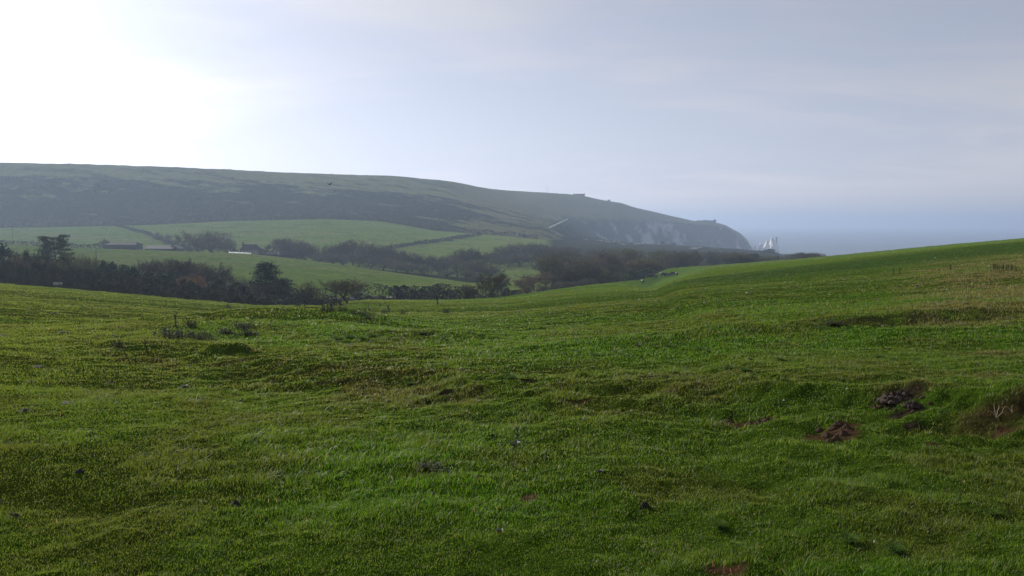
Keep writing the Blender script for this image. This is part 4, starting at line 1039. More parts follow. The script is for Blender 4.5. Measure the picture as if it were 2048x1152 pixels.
# ------------------------------------------------------------------ farm and other buildings
M_STONE = noisy('grey_stone_wall', (.16, .155, .145), (.26, .25, .23), scale=1.5, bump=.3)
M_SLATE = noisy('slate_roof', (.026, .028, .034), (.048, .052, .060), scale=2, stretch=(1, 1, 5), bump=.3, rough=1.0)
M_DARKW = noisy('dark_boards', (.022, .022, .024), (.045, .044, .044), scale=2, stretch=(6, 6, 1))
M_TIN = noisy('pale_tin_roof', (.09, .09, .095), (.14, .14, .14), scale=1.2, stretch=(5, 1, 1), rough=.95)
M_WHITE = noisy('white_paint', (.68, .68, .66), (.80, .80, .78), scale=2, rough=.6)
M_GLASS = flat('window_glass', (.03, .035, .04), .15)
M_BRICK = noisy('chimney_brick', (.09, .055, .045), (.14, .085, .065), scale=6)
def house(name, loc, rz, L_b, D_b, H_w, H_r, label, cat, wall=M_STONE, roof=M_SLATE, hip=.0, chim=(), win=(), door=None, open_front=False, group=None):
    e = empty(name, loc, rz); tag(e, label, cat, group)
    hx, hy = L_b / 2, D_b / 2
    mb = MB(); V = [(-hx, -hy, -1.2), (hx, -hy, -1.2), (hx, hy, -1.2), (-hx, hy, -1.2), (-hx, -hy, H_w), (hx, -hy, H_w), (hx, hy, H_w), (-hx, hy, H_w)]
    Fc = [(0, 1, 5, 4), (1, 2, 6, 5), (2, 3, 7, 6), (3, 0, 4, 7), (4, 5, 6, 7)]
    if hip < .05:
        V += [(-hx, 0, H_w + H_r - .08), (hx, 0, H_w + H_r - .08)]; Fc += [(4, 7, 8), (6, 5, 9)]
    mb.add(V, Fc); obj('wall', mb.mesh('wall'), wall, e)
    r_ = MB(); o_ = .35; x0 = hx + o_; y0 = hy + o_; rx = hx + o_ - hip * (D_b * .5 + o_); t = .14
    a = [(-x0, -y0, H_w - .12), (x0, -y0, H_w - .12), (x0, y0, H_w - .12), (-x0, y0, H_w - .12), (-rx, 0, H_w + H_r), (rx, 0, H_w + H_r)]
    b = [(p[0], p[1], p[2] + t) for p in a]
    r_.add(a + b, [(6, 7, 11, 10), (8, 9, 10, 11), (7, 8, 11), (9, 6, 10), (0, 4, 5, 1), (2, 5, 4, 3), (0, 1, 7, 6), (1, 2, 8, 7), (2, 3, 9, 8), (3, 0, 6, 9), (0, 3, 4), (1, 5, 2)])
    rf = obj('roof', r_.mesh('roof'), roof, e)
    for cx_, cw in chim:
        c_ = MB(); c_.box(cx_ - cw, cx_ + cw, -.45, .45, H_w + H_r - .9, H_w + H_r + 1.1); c_.box(cx_ - cw * .55, cx_ - cw * .1, -.2, .2, H_w + H_r + 1.1, H_w + H_r + 1.5); c_.box(cx_ + cw * .1, cx_ + cw * .55, -.2, .2, H_w + H_r + 1.1, H_w + H_r + 1.5)
        obj('chimney', c_.mesh('chimney'), M_BRICK, rf)
    for wx, wz, ww, wh in win:
        w_ = MB(); w_.box(wx - ww / 2, wx + ww / 2, -hy - .06, -hy + .05, wz, wz + wh); wo_ = obj('window', w_.mesh('window'), M_WHITE, e)
        g2 = MB(); g2.box(wx - ww / 2 + .09, wx - .03, -hy - .09, -hy - .061, wz + .09, wz + wh - .09); g2.box(wx + .03, wx + ww / 2 - .09, -hy - .09, -hy - .061, wz + .09, wz + wh - .09); obj('pane', g2.mesh('pane'), M_GLASS, wo_)
    if door:
        d_ = MB(); d_.box(door[0] - door[1] / 2, door[0] + door[1] / 2, -hy - .07, -hy + .05, -.1, door[2]); obj('door', d_.mesh('door'), M_DARKW, e)
    return e
def at(px, Y): return onground(px, Y)
x, y, z = at(502, 470); house('farmhouse', (x, y, z), .05, 10.5, 7, 4.6, 3.0, 'grey stone farmhouse with hipped slate roof among bare trees', 'house', hip=.55, chim=[(-4.4, .5)], win=[(-3, .9, 1.1, 1.3), (0, 2.9, 1.1, 1.2), (3, .9, 1.1, 1.3), (-3, 2.9, 1.1, 1.2), (3, 2.9, 1.1, 1.2)], door=(0, 1.1, 2.0))
x, y, z = at(249, 452); zt = pt(249, 484.5, 452)[2]; house('barn', (x, y, zt - 3.3), .0, 17.5, 8, 2.0, 1.3, 'long low dark barn beside a bush on the crest of the meadow', 'barn', wall=M_DARKW, roof=M_SLATE, hip=.45, door=(4, 2.6, 1.7))
x, y, z = at(324, 444); zt = pt(324, 491.5, 444)[2]; house('barn', (x, y, zt - 3.0), .0, 15, 8, 1.5, 1.5, 'low barn with a pale grey tin roof on the crest of the meadow', 'barn', wall=M_DARKW, roof=M_TIN, door=(3, 2.4, 1.4))
x, y, z = at(352, 446); zt = pt(352, 491, 446)[2]; house('shed', (x, y, zt - 3.2), 1.57, 7, 6, 1.5, 1.7, 'dark gabled shed joined to the right end of the grey tin roofed barn', 'shed', wall=M_DARKW, roof=M_SLATE)
x, y, z = at(573, 424); zt = pt(573, 502, 424)[2]; house('shed', (x, y, zt - 4.0), .3, 8, 6.5, 2.2, 1.8, 'dark shed with a peaked roof right of the farmhouse', 'shed', wall=M_DARKW, roof=M_SLATE, hip=.5)
x, y, z = at(548, 430); zt = pt(548, 504, 430)[2]; house('shed', (x, y, zt - 3.0), .1, 7, 5, 1.8, 1.2, 'lower dark shed between the farmhouse and the peaked shed', 'shed', wall=M_DARKW, roof=M_SLATE)
x, y, z = at(1039, 800); zt = pt(1039, 466.5, 800)[2]; house('cottage', (x, y, zt - 3.6), .1, 6, 5, 2.3, 1.3, 'small white cottage in scrub at the end of the upper field', 'house', wall=M_WHITE, roof=M_TIN, door=(1.2, .9, 1.9), win=[(-1.4, .8, .9, 1.0)])
x, y, z = at(1047, 805); zt = pt(1047, 467.5, 805)[2]; house('shed', (x, y, zt - 2.6), .1, 3.2, 3, 1.6, 1.0, 'tiny pale shed just right of the small white cottage', 'shed', wall=M_TIN, roof=M_TIN)
# terrace on the skyline
x, y, z = crest(1156); house('terrace_of_cottages', (x, y, z - 1.4), -.10, 25, 8, 2.9, 1.9, 'row of old cottages with four chimneys on the skyline of the down', 'cottages', wall=M_STONE, roof=M_SLATE, chim=[(-11.6, .8), (-4.2, .8), (3.6, .8), (11.6, .8)], win=[(-9 + 3.6 * i, .9, 1.1, 1.3) for i in range(6)])
x, y, z = crest(1217); house('lookout_hut', (x, y, z - .4), 0, 6.5, 5, 2.4, 1.3, 'small lookout hut on the skyline right of the row of cottages', 'hut', wall=M_STONE, roof=M_SLATE, hip=.6, win=[(0, 1.0, 3.0, .9)])
mb = MB(); mb.tube([(0, 0, -1), (0, 0, 7), (0, 0, 15)], [.28, .2, .1], 6); mb.box(-1.1, 1.1, -.08, .08, 11.4, 11.7); mb.box(-.7, .7, -.08, .08, 13.4, 13.6)
x, y, z = crest(1093); tag(obj('radio_mast', mb.mesh('radio_mast'), flat('grey_metal', (.22, .23, .25), .5), loc=(x, y, z)), 'thin mast on the skyline left of the row of cottages', 'mast')
# old battery on the headland
mb = MB()
for a, b, h in [(-26, -14, 3.2), (-14, -3, 2.4), (-3, 9, 3.8), (9, 20, 3.0), (20, 27, 4.6)]: mb.box(a + .02, b - .02, -4, 4 + h * .1, -6, h)
x, y, z = crest(1411); e = empty('old_fort', (x, y, z), -.1); tag(e, 'low old fort along the top of the chalk headland', 'fort')
obj('rampart', mb.mesh('rampart'), M_STONE, e)
mb = MB(); mb.box(-9, -4, -2, 2, 2.4, 4.6); mb.box(21, 24, -2, 2, 4.6, 6.6); obj('gun_house', mb.mesh('gun_house'), M_STONE, e)

# white bales wrapped in plastic
def bale():
    mb = MB(); n = 14
    for (x_, r_) in [(0, 0)]: pass
    prof = [(-.62, .50), (-.58, .60), (0, .63), (.58, .60), (.62, .50)]
    V = [(a, r_ * math.cos(2 * math.pi * k / n), .60 + r_ * math.sin(2 * math.pi * k / n)) for a, r_ in prof for k in range(n)]
    Fc = [(i * n + k, i * n + (k + 1) % n, (i + 1) * n + (k + 1) % n, (i + 1) * n + k) for i in range(len(prof) - 1) for k in range(n)] + [tuple(range(n - 1, -1, -1)), tuple(len(prof) * n - n + k for k in range(n))]
    return new_mesh('silage_bale', V, Fc, True)
bm_ = bale(); bm_.materials.append(noisy('white_plastic_wrap', (.72, .73, .74), (.84, .84, .84), rough=.35))
for i in range(11):
    px = 461 + i * 4.0 + TREE_R.uniform(-.6, .6); x, y, z = at(px, 424 - i * .5); zt = pt(px, 504.2 + .19 * i, y)[2]
    b = obj('silage_bale', bm_, loc=(x, y, max(z - .25, zt - 1.25))); b.rotation_euler = (0, 0, .2 * (i % 3)); tag(b, 'white plastic wrapped bale in the row in front of the farmhouse', 'bale', 'white bales in a row by the farm')

# pale things on the car park by the bay: vehicles and low roofs
def car():
    prof = [(-2.1, .35), (-2.15, .75), (-1.95, .92), (-1.5, 1.38), (-.2, 1.46), (.55, .95), (1.75, .82), (2.1, .62), (2.1, .35)]
    V = []; n = len(prof)
    for s, k in ((-.82, .92), (.82, .92)): V += [(a, s * (1 if b < 1.0 else .84), b) for a, b in prof]
    Fc = [tuple(range(n)), tuple(range(2 * n - 1, n - 1, -1))] + [(i, (i + 1) % n, (i + 1) % n + n, i + n) for i in range(n)]
    return new_mesh('body', V, Fc)
carb = car(); M_CARS = [noisy('white_car_paint', (.66, .66, .66), (.74, .74, .74), rough=.3), noisy('silver_car_paint', (.36, .37, .38), (.44, .45, .46), rough=.3)]
wh = MB(); wh.tube([(0, -.1, 0), (0, .1, 0)], [.32, .32], 12); whm = wh.mesh('wheel'); whm.materials.append(flat('tyre_rubber', (.02, .02, .02)))
wn = MB(); wn.box(-1.35, -.25, -.80, .80, 1.02, 1.33); wnm = wn.mesh('window'); wnm.materials.append(M_GLASS)
cb2 = [carb, carb.copy()]
for m_, q in zip(cb2, M_CARS): m_.materials.append(q)
cl_spots = [(1203, 481.5, 1100), (1196, 481, 1105), (1216, 484, 1090), (1221, 485.5, 1090), (1228, 483.5, 1120), (1241, 490, 1070), (1247, 492, 1050), (1257, 484.5, 1150), (1272, 489, 1120), (1278, 488, 1130), (1285, 486.5, 1140), (1380, 496.5, 1080), (1384, 498, 1075), (1388, 495.5, 1085), (1392, 497.5, 1080), (1396, 496, 1090), (1400, 495, 1095), (1389, 499.5, 1060)]
for i, (px, py, Y) in enumerate(cl_spots):
    x, y, z = at(px, Y); zt = pt(px, py, Y)[2]; zz = max(z, zt - .8)
    e = empty('parked_car', (x, y, zz), TREE_R.choice([.2, 1.4, 2.9, -.3])); tag(e, 'pale parked car in the cluster at the right end of the car park' if px > 1350 else 'pale parked car scattered on the rise below the cliff', 'car', 'cars in the right cluster' if px > 1350 else 'cars scattered below the cliff')
    obj('body', cb2[i % 2], parent=e); obj('window', wnm, parent=e)
    for wx in (-1.3, 1.3):
        for wy in (-.78, .78): obj('wheel', whm, parent=e, loc=(wx, wy, .32))
for px, py, Y, Lb, lb in [(1166, 478.5, 1060, 11, 'low pale building on the rise left of the parked cars'), (1207, 481, 1120, 14, 'long low building behind the left parked cars'), (1233, 481.5, 1150, 10, 'low grey roofed building in the middle of the car park rise'), (1280, 485.5, 1160, 16, 'long pale roofed building beside a small dark tree below the cliff')]:
    x, y, z = at(px, Y); zt = pt(px, py, Y)[2]; house('low_building', (x, y, zt - 4.2), TREE_R.uniform(-.3, .3), Lb, 7, 2.8, 1.4, lb, 'building', wall=M_STONE, roof=M_TIN, door=(0, 1.4, 2.0))

# field gate of two pale rails
mb = MB(); x, y, z = at(897, 345); zt = pt(897, 539.5, 345)[2]
e = empty('field_gate', (x, y, max(z, zt - .9)), .0); tag(e, 'pale two bar gate under the trees of the middle wood', 'gate')
for zr in (.45, .85):
    r_ = MB(); r_.box(-2.2, 2.2, -.05, .05, zr, zr + .17); obj('rail', r_.mesh('rail'), M_TIN, e)
for xr in (-2.3, .0, 2.3):
    r_ = MB(); r_.box(xr - .09, xr + .09, -.1, .0, -.6, 1.0); obj('post', r_.mesh('post'), M_TIN, e)
# poles
for px, Y, top, lb in [(27, 470, 457, 'thin pole in the pale field at the far left'), (193, 330, 486, 'thin pole on the meadow left of the long dark barn')]:
    x, y, z = at(px, Y); zt = pt(px, top, Y)[2]; mb = MB(); h = zt - z; mb.tube([(0, 0, -.5), (0, 0, h)], [.13, .09], 6); mb.box(-.7, .7, -.05, .05, h - .6, h - .45)
    tag(obj('utility_pole', mb.mesh('utility_pole'), M_BARK, loc=(x, y, z)), lb, 'pole')
M_TROUGH = noisy('galvanised_trough', (.25, .26, .26), (.36, .36, .36), scale=3)
# two pale sheep-sized feeders in the dark band
for px, py, lb in [(112, 570, 'small pale trough in the dark shade beyond the left of the pasture'), (122, 569.5, 'small white tub right of the pale trough in the dark shade')]:
    X, Y, Z = at(px, 128); zt = pt(px, py, 128)[2]; mb = MB(); w_ = .26 if px == 112 else .11
    V = [(-w_, -.18, 0), (w_, -.18, 0), (w_, .18, 0), (-w_, .18, 0), (-w_ * 1.2, -.26, .36), (w_ * 1.2, -.26, .36), (w_ * 1.2, .26, .36), (-w_ * 1.2, .26, .36), (-w_ * 1.1, -.2, .36), (w_ * 1.1, -.2, .36), (w_ * 1.1, .2, .36), (-w_ * 1.1, .2, .36), (-w_ * .9, -.14, .1), (w_ * .9, -.14, .1), (w_ * .9, .14, .1), (-w_ * .9, .14, .1)]
    mb.add(V, [(0, 3, 2, 1), (0, 1, 5, 4), (1, 2, 6, 5), (2, 3, 7, 6), (3, 0, 4, 7), (4, 5, 9, 8), (5, 6, 10, 9), (6, 7, 11, 10), (7, 4, 8, 11), (8, 9, 13, 12), (9, 10, 14, 13), (10, 11, 15, 14), (11, 8, 12, 15), (12, 13, 14, 15)])
    a, b = ray(px, py)
    tag(obj('feed_trough', mb.mesh('feed_trough'), M_TROUGH, loc=(a * 117.5, 117.5, b * 117.5)), lb, 'trough')

# paths and lane: strips laid on the ground
def strip(name, pts, w, m, lift=.25):
    V = []; P = [Vector(p) for p in pts]
    for i, p in enumerate(P):
        d = P[min(i + 1, len(P) - 1)] - P[max(i - 1, 0)]; nn = Vector((-d.y, d.x, 0)).normalized() * w / 2
        for s in (-1, 1):
            q = p + nn * s; V.append((q.x, q.y, ground_z(q.x, q.y) + lift))
    o = obj(name, new_mesh(name, V, [(2 * i, 2 * i + 1, 2 * i + 3, 2 * i + 2) for i in range(len(P) - 1)]), m); o['kind'] = 'structure'
def sight(a, b, n, Y0): return [hit(a[0] + (b[0] - a[0]) * i / n, a[1] + (b[1] - a[1]) * i / n, Y0=Y0) for i in range(n + 1)]
M_CHALKP = noisy('chalk_track', (.34, .33, .30), (.48, .47, .43), scale=.2); M_LANE = noisy('lane_surface', (.16, .16, .16), (.24, .235, .22), scale=.8)
q = [p for p in sight((1098, 456), (1136, 438), 24, 900) if p]
if len(q) > 2: strip('chalk_path', q, 2.1, M_CHALKP, .4)
q = [p for p in sight((1184, 416), (1194, 406), 10, 1400) if p]
if len(q) > 2: strip('chalk_path', q, 1.2, M_TIN, .4)
strip('lane', [onground(px, Y) for px, Y in ((640, 180), (690, 182), (740, 184), (800, 188))], 3.4, M_LANE, .12)

# ------------------------------------------------------------------ chalk stacks, lighthouse, boat
def stack(name, px, base_y, top_y, wpx, Y, label, shape, seed, depth=1.0):
    X = ray(px, 495)[0] * Y; s = Y / F; H = -(SEA) + pt(px, top_y, Y)[2]
    n = 18; m = 16; V = []
    for j in range(m + 1):
        t = j / m
        rw, off = shape(t)
        for k in range(n):
            a = 2 * math.pi * k / n
            nz = 1 + .35 * (float(fbm(np.array([a * 2.2 + seed]), np.array([t * 5.0]), 3, seed)[0]) - .5) * (1 + .6 * t)
            V.append(((off + math.cos(a) * rw * nz * .5) * wpx * s, math.sin(a) * rw * nz * .5 * wpx * s * depth, -1.5 + (H + 1.5) * t))
    Fc = [(j * n + k, j * n + (k + 1) % n, (j + 1) * n + (k + 1) % n, (j + 1) * n + k) for j in range(m) for k in range(n)] + [tuple(m * n + k for k in range(n))]
    return tag(obj(name, new_mesh(name, V, Fc), M_CHALK, loc=(X, Y, SEA)), label, 'sea stack', 'chalk stacks in the sea')
M_CHALK = noisy('white_chalk', (.58, .59, .58), (.84, .84, .81), scale=.12, stretch=(1, 1, .5), bump=.5)
lerp = lambda t, *p: float(np.interp(t, p[0::2], p[1::2]))
stack('sea_stack', 1521, 499, 485, 8.5, 2360, 'slim white chalk stack nearest the headland', lambda t: (lerp(t, 0, 1.0, .3, .75, .7, .6, 1, .16), lerp(t, 0, .05, 1, 0)), 3, 1.6)
stack('sea_stack', 1533, 498, 480, 14, 2400, 'cone shaped white chalk stack in the middle', lambda t: (lerp(t, 0, 1.0, .35, .78, .7, .42, 1, .14), lerp(t, 0, 0, 1, .1)), 4, 1.3)
stack('sea_stack', 1546, 495, 475, 19, 2500, 'broad stepped chalk stack carrying the lighthouse end of the row', lambda t: (lerp(t, 0, 1.15, .2, .95, .55, .68, .75, .50, 1, .16), lerp(t, 0, .05, .55, 0, 1, -.12)), 5, 1.2)
stack('sea_stack', 1510, 499, 490, 5, 2345, 'smallest chalk stack at the foot of the headland', lambda t: (lerp(t, 0, 1.2, .5, .7, 1, .1), 0), 6, 1.5)
stack('sea_stack', 1528, 498, 494.5, 7, 2370, 'low chalk reef between the slim and the cone shaped stack', lambda t: (lerp(t, 0, 1.2, .6, .8, 1, .4), 0), 7, 1.2)
s = 2510 / F; X = ray(1552.5, 490)[0] * 2510; Hh = pt(1552.5, 474.5, 2510)[2] - SEA
e = empty('lighthouse', (X, 2510, SEA)); tag(e, 'round banded lighthouse at the seaward end of the chalk stacks', 'lighthouse')
mb = MB(); mb.tube([(0, 0, -1), (0, 0, 3), (0, 0, Hh * .78)], [4.2, 3.6, 2.7], 14); obj('tower', mb.mesh('tower'), noisy('grey_painted_stone', (.25, .24, .24), (.34, .33, .33), scale=.3), e)
mb = MB(); mb.tube([(0, 0, Hh * .78), (0, 0, Hh * .80)], [3.6, 3.6], 14); obj('gallery', mb.mesh('gallery'), M_TIN, e)
mb = MB(); mb.tube([(0, 0, Hh * .80), (0, 0, Hh * .90)], [1.9, 1.9], 12); obj('lantern_room', mb.mesh('lantern_room'), M_GLASS, e)
mb = MB(); mb.tube([(0, 0, Hh * .90), (0, 0, Hh * .92), (0, 0, Hh)], [3.4, 3.4, 3.0], 14); obj('helipad', mb.mesh('helipad'), M_TIN, e)
# rock skerry and sailing boat
mb = MB(); Y = 3050; a, b = ray(1625, 478); Y = SEA / ray(1625, 480.5)[1]; X = ray(1625, 480)[0] * Y
e = empty('boat', (X, Y, SEA), .6); tag(e, 'tiny white boat out on the sea', 'boat')
V = [(-4, -1.2, 1.2), (-4, 1.2, 1.2), (1.5, 1.3, 1.3), (1.5, -1.3, 1.3), (4.6, 0, 1.7), (-3.6, -.8, -.3), (-3.6, .8, -.3), (1.2, .8, -.4), (1.2, -.8, -.4), (4.0, 0, 0)]
mb.add(V, [(0, 3, 2, 1), (3, 4, 2), (0, 5, 8, 3), (3, 8, 9, 4), (4, 9, 7, 2), (2, 7, 6, 1), (1, 6, 5, 0), (5, 6, 7, 8), (8, 7, 9)]); obj('hull', mb.mesh('hull'), M_WHITE, e)
mb = MB(); mb.box(-2.6, .6, -.9, .9, 1.3, 2.9); obj('cabin', mb.mesh('cabin'), M_WHITE, e)
# ------------------------------------------------------------------ weeds, stones and earth of the pasture
M_THIS = noisy('thistle_leaves', (.020, .032, .016), (.055, .070, .038), scale=6, transl=.2, rand=.15)
M_GREYL = noisy('grey_green_leaves', (.060, .085, .050), (.13, .16, .10), scale=8, transl=.2, rough=.45)
M_DEAD = noisy('dead_stems', (.035, .028, .020), (.075, .058, .040), scale=8, rand=.2)
M_PALE = noisy('pale_dead_stems', (.30, .25, .17), (.45, .39, .28), scale=8)
M_DEADB = noisy('brown_dead_leaves', (.075, .045, .035), (.13, .085, .06), scale=8, transl=.2)
WR = random.Random(3)
def spiky_leaf(mb, base, d, ln, w, r, up=.25):
    """lobed leaf that arches out from the base along direction d"""
    d = Vector(d).normalized(); side = d.cross(Vector((0, 0, 1)))
    if side.length < .1: side = Vector((1, 0, 0))
    side.normalize(); n = 6; L_ = []; R_ = []
    for i in range(n + 1):
        t = i / n; c = Vector(base) + d * ln * t + Vector((0, 0, ln * up * math.sin(t * 2.4) * .6 - ln * .15 * t * t))
        ww = w * (math.sin(min(1, t * 1.15 + .12) * math.pi) ** .8 + .05) * (1.25 if i % 2 else .6) * (1 if t < .95 else .1)
        L_.append(c + side * ww + Vector((0, 0, ww * .35))); R_.append(c - side * ww + Vector((0, 0, ww * .35))); 
    mid = [Vector(base) + d * ln * (i / n) + Vector((0, 0, ln * up * math.sin(i / n * 2.4) * .6 - ln * .15 * (i / n) ** 2)) for i in range(n + 1)]
    V = L_ + mid + R_; k = n + 1
    mb.add(V, [(i, i + 1, k + i + 1, k + i) for i in range(n)] + [(k + i, k + i + 1, 2 * k + i + 1, 2 * k + i) for i in range(n)])
def weed(kind, seed):
    """unit high plants: returns [(part name, mesh, material)]"""
    r = random.Random(seed)
    if kind == 'thistle':
        st = MB(); lv = MB(); hd = MB()
        lean = Vector((r.uniform(-.15, .15), r.uniform(-.15, .15), 1))
        P = [lean * t + Vector((r.uniform(-.02, .02), r.uniform(-.02, .02), 0)) for t in (-.03, .25, .5, .75, .92)]
        st.tube(P, [.034, .03, .026, .02, .014], 6)
        for i in range(26):
            t = .05 + .8 * r.random(); az = i * 2.4; ln = .34 * (1.1 - t * .6) * r.uniform(.7, 1.2)
            spiky_leaf(lv, lean * t, (math.cos(az), math.sin(az), r.uniform(-.1, .5)), ln, ln * .27, r)
        for i in range(5):
            az = i * 1.3; b = lean * r.uniform(.6, .88); e_ = b + Vector((math.cos(az) * .13, math.sin(az) * .13, r.uniform(.08, .17)))
            st.tube([b, (b + e_) / 2 + Vector((0, 0, -.01)), e_], [.008, .007, .006], 4)
            hd.tube([e_, e_ + Vector((0, 0, .02)), e_ + Vector((0, 0, .05)), e_ + Vector((0, 0, .07))], [.008, .028, .026, .012], 7)
        return [('stem', st.mesh('stem'), M_THIS), ('leaves', lv.mesh('leaves'), M_THIS), ('flower_heads', hd.mesh('flower_heads'), M_DEAD)]
    if kind == 'rosette':
        lv = MB()
        for i in range(40):
            az = i * 2.4 + r.uniform(-.2, .2); ln = r.uniform(.5, 1.05)
            spiky_leaf(lv, (r.uniform(-.25, .25), r.uniform(-.2, .2), .0), (math.cos(az), math.sin(az), r.uniform(.1, .9)), ln, ln * .17, r, .35)
        return [('leaves', lv.mesh('leaves'), M_GREYL)]
    if kind == 'clump':
        lv = MB(); st = MB()
        for i in range(40):
            az = r.random() * 6.28; ln = r.uniform(.2, .45); b = Vector((r.gauss(0, .55), r.gauss(0, .35), 0)); hz_ = max(.12, r.gauss(.62, .25))
            st.tube([b - Vector((0, 0, .04)), b + Vector((r.uniform(-.05, .05), 0, hz_))], [.014, .008], 4)
            for q in range(3): spiky_leaf(lv, b + Vector((0, 0, hz_ * (q + 1) / 3)), (math.cos(az + q * 2.1), math.sin(az + q * 2.1), r.uniform(0, .7)), ln, ln * .2, r)
        return [('stems', st.mesh('stems'), M_DEAD), ('leaves', lv.mesh('leaves'), M_THIS)]
    if kind == 'dead':
        st = MB(); ln = Vector((r.uniform(-.55, -.35), r.uniform(-.1, .1), 1)) if seed % 2 else Vector((r.uniform(-.1, .2), 0, 1))
        st.tube([ln * t + Vector((r.uniform(-.015, .015), r.uniform(-.015, .015), 0)) for t in (-.04, .3, .6, .85, 1)], [.020, .017, .013, .010, .005], 5)
        tw = st
        for i in range(5):
            b = ln * r.uniform(.35, .95); az = r.random() * 6.28; e_ = b + Vector((math.cos(az) * .12, math.sin(az) * .12, r.uniform(.03, .16))); tw.tube([b, e_], [.007, .003], 4)
            tw.tube([e_, e_ + Vector((0, 0, .03)), e_ + Vector((0, 0, .055))], [.004, .018, .004], 5)
        return [('stem', st.mesh('stem'), M_DEAD)]
    if kind == 'pale':
        st = MB()
        for i in range(4):
            p = Vector((r.uniform(-.01, .01), 0, -.03)); P = [p]
            d = Vector((r.uniform(-.6, .6), r.uniform(-.2, .2), 1))
            for q in range(4): d = (d + Vector((r.uniform(-.5, .5), r.uniform(-.3, .3), r.uniform(-.3, .1)))).normalized(); P.append(P[-1] + d * .27)
            st.tube(P, [.022, .02, .016, .012, .006], 5); st.tube([P[2], P[2] + Vector((r.uniform(-.3, .3), 0, .12))], [.012, .005], 4)
        return [('branches', st.mesh('branches'), M_PALE)]
    if kind == 'dock':
        st = MB(); sd_ = MB()
        for i in range(7):
            b = Vector((r.gauss(0, .30), r.gauss(0, .12), -.03)); t = b + Vector((r.uniform(-.08, .08), r.uniform(-.05, .05), r.uniform(.6, 1.0))); st.tube([b, (b + t) / 2, t], [.016, .014, .007], 5)
            for q in range(14):
                c = b.lerp(t, r.uniform(.35, 1)) + Vector((r.uniform(-.05, .05), r.uniform(-.05, .05), 0)); sd_.tube([c, c + Vector((0, 0, .03)), c + Vector((0, 0, .06))], [.012, .024, .008], 5)
        return [('stems', st.mesh('stems'), M_DEADB), ('seed_heads', sd_.mesh('seed_heads'), M_DEADB)]
    if kind == 'tuft':
        rr = np.random.default_rng(seed); n = 420; az = rr.random(n) * 6.283; ln = .45 + .75 * rr.random(n); lean = .25 + .85 * rr.random(n)
        b = np.stack([rr.normal(0, .16, n), rr.normal(0, .12, n), np.full(n, -.03)], 1); d = np.stack([np.cos(az) * lean, np.sin(az) * lean, np.ones(n)], 1); d /= np.linalg.norm(d, axis=1)[:, None]
        w = np.stack([-np.sin(az), np.cos(az), np.zeros(n)], 1) * .012
        m1 = b + d * (ln * .55)[:, None]; d2 = d.copy(); d2[:, 2] -= .75; tp = m1 + d2 * (ln * .45)[:, None]
        V = np.stack([b - w, b + w, m1 + w * .8, m1 - w * .8, tp], 1).reshape(-1, 3); k = np.arange(n) * 5
        Fc = np.stack([np.stack([k, k + 1, k + 2], 1), np.stack([k, k + 2, k + 3], 1), np.stack([k + 3, k + 2, k + 4], 1)], 1).reshape(-1, 3)
        return [('blades', new_mesh('blades', V, Fc), M_TUFT)]
M_TUFT = noisy('tuft_grass', (.055, .115, .014), (.100, .175, .028), scale=5, transl=.5, rand=.12)
WT = {}
WN_ = {'thistle': 'thistle', 'rosette': 'thistle_rosette', 'clump': 'weed_clump', 'dead': 'dead_stem', 'pale': 'dry_bramble', 'dock': 'dock_plant', 'tuft': 'grass_tuft'}
WC_ = {'thistle': 'thistle', 'rosette': 'thistle', 'clump': 'weeds', 'dead': 'dead stem', 'pale': 'dry stems', 'dock': 'dock', 'tuft': 'grass tuft'}
def weed_at(kind, px, py, hpx, label, group=None, var=None, wide=1.0, rz=None):
    q = hit(px, py)
    if q is None: return
    v = WR.randrange(3) if var is None else var
    if (kind, v) not in WT: WT[(kind, v)] = weed(kind, 50 + v)
    s = hpx / F * q[1] * ({'thistle': 1.4, 'clump': 1.25, 'dead': 1.25, 'dock': 1.2, 'tuft': .8}.get(kind, 1.1))
    e = empty(WN_[kind], q, WR.uniform(0, 6.28) if rz is None else rz, (s * wide, s * wide, s)); tag(e, label, WC_[kind], group)
    for nm, me, m in WT[(kind, v)]:
        if not me.materials: me.materials.append(m)
        obj(nm, me, parent=e)
# left cluster
weed_at('thistle', 352, 654, 20, 'tall dark thistle at the top of the left weed cluster')
weed_at('clump', 384, 654, 13, 'low dark weed clump right of the tall thistle in the left cluster', wide=1.0)
weed_at('clump', 338, 674, 16, 'broad weed clump below the tall thistle in the left cluster', wide=1.3)
weed_at('clump', 362, 680, 18, 'dark bushy weed clump in the middle of the left cluster')
weed_at('thistle', 330, 674, 14, 'small thistle at the left end of the broad weed clump')
for px, py, h in [(388, 678, 12), (402, 680, 10), (412, 674, 10), (425, 684, 9)]: weed_at('clump', px, py, h, 'low weed clump between the left cluster and the grassy hummock', 'low weeds left of the hummock')
for px, py, h in [(446, 667, 9), (458, 668, 9), (482, 658, 11), (490, 671, 11), (503, 672, 9), (496, 655, 8)]: weed_at('clump', px, py, h, 'dark weed clump just behind the grassy hummock', 'weeds behind the hummock', wide=1.2)
weed_at('dead', 263, 731, 46, 'long dead stem leaning left on the open left of the pasture', var=1, rz=0)
weed_at('dead', 271, 733, 21, 'short dead stem right of the long leaning one', var=0)
weed_at('dead', 312, 703, 20, 'leaning dead stem below the left weed cluster', var=1, rz=.2)
weed_at('dead', 440, 679, 15, 'thick leaning dead stem just above the grassy hummock', var=1, rz=0)
weed_at('dead', 400, 706, 13, 'thin leaning dead stem left of the grassy hummock', var=1, rz=0)
weed_at('dead', 496, 734, 24, 'upright thin dead stem below the grassy hummock', var=0)
weed_at('dead', 195, 709, 14, 'small thin dead stem alone on the far left', var=0)
weed_at('thistle', 295, 705, 20, 'small thistle between the leaning dead stems', wide=.8)
weed_at('clump', 236, 694, 10, 'small weed clump at the left end of the weed cluster')
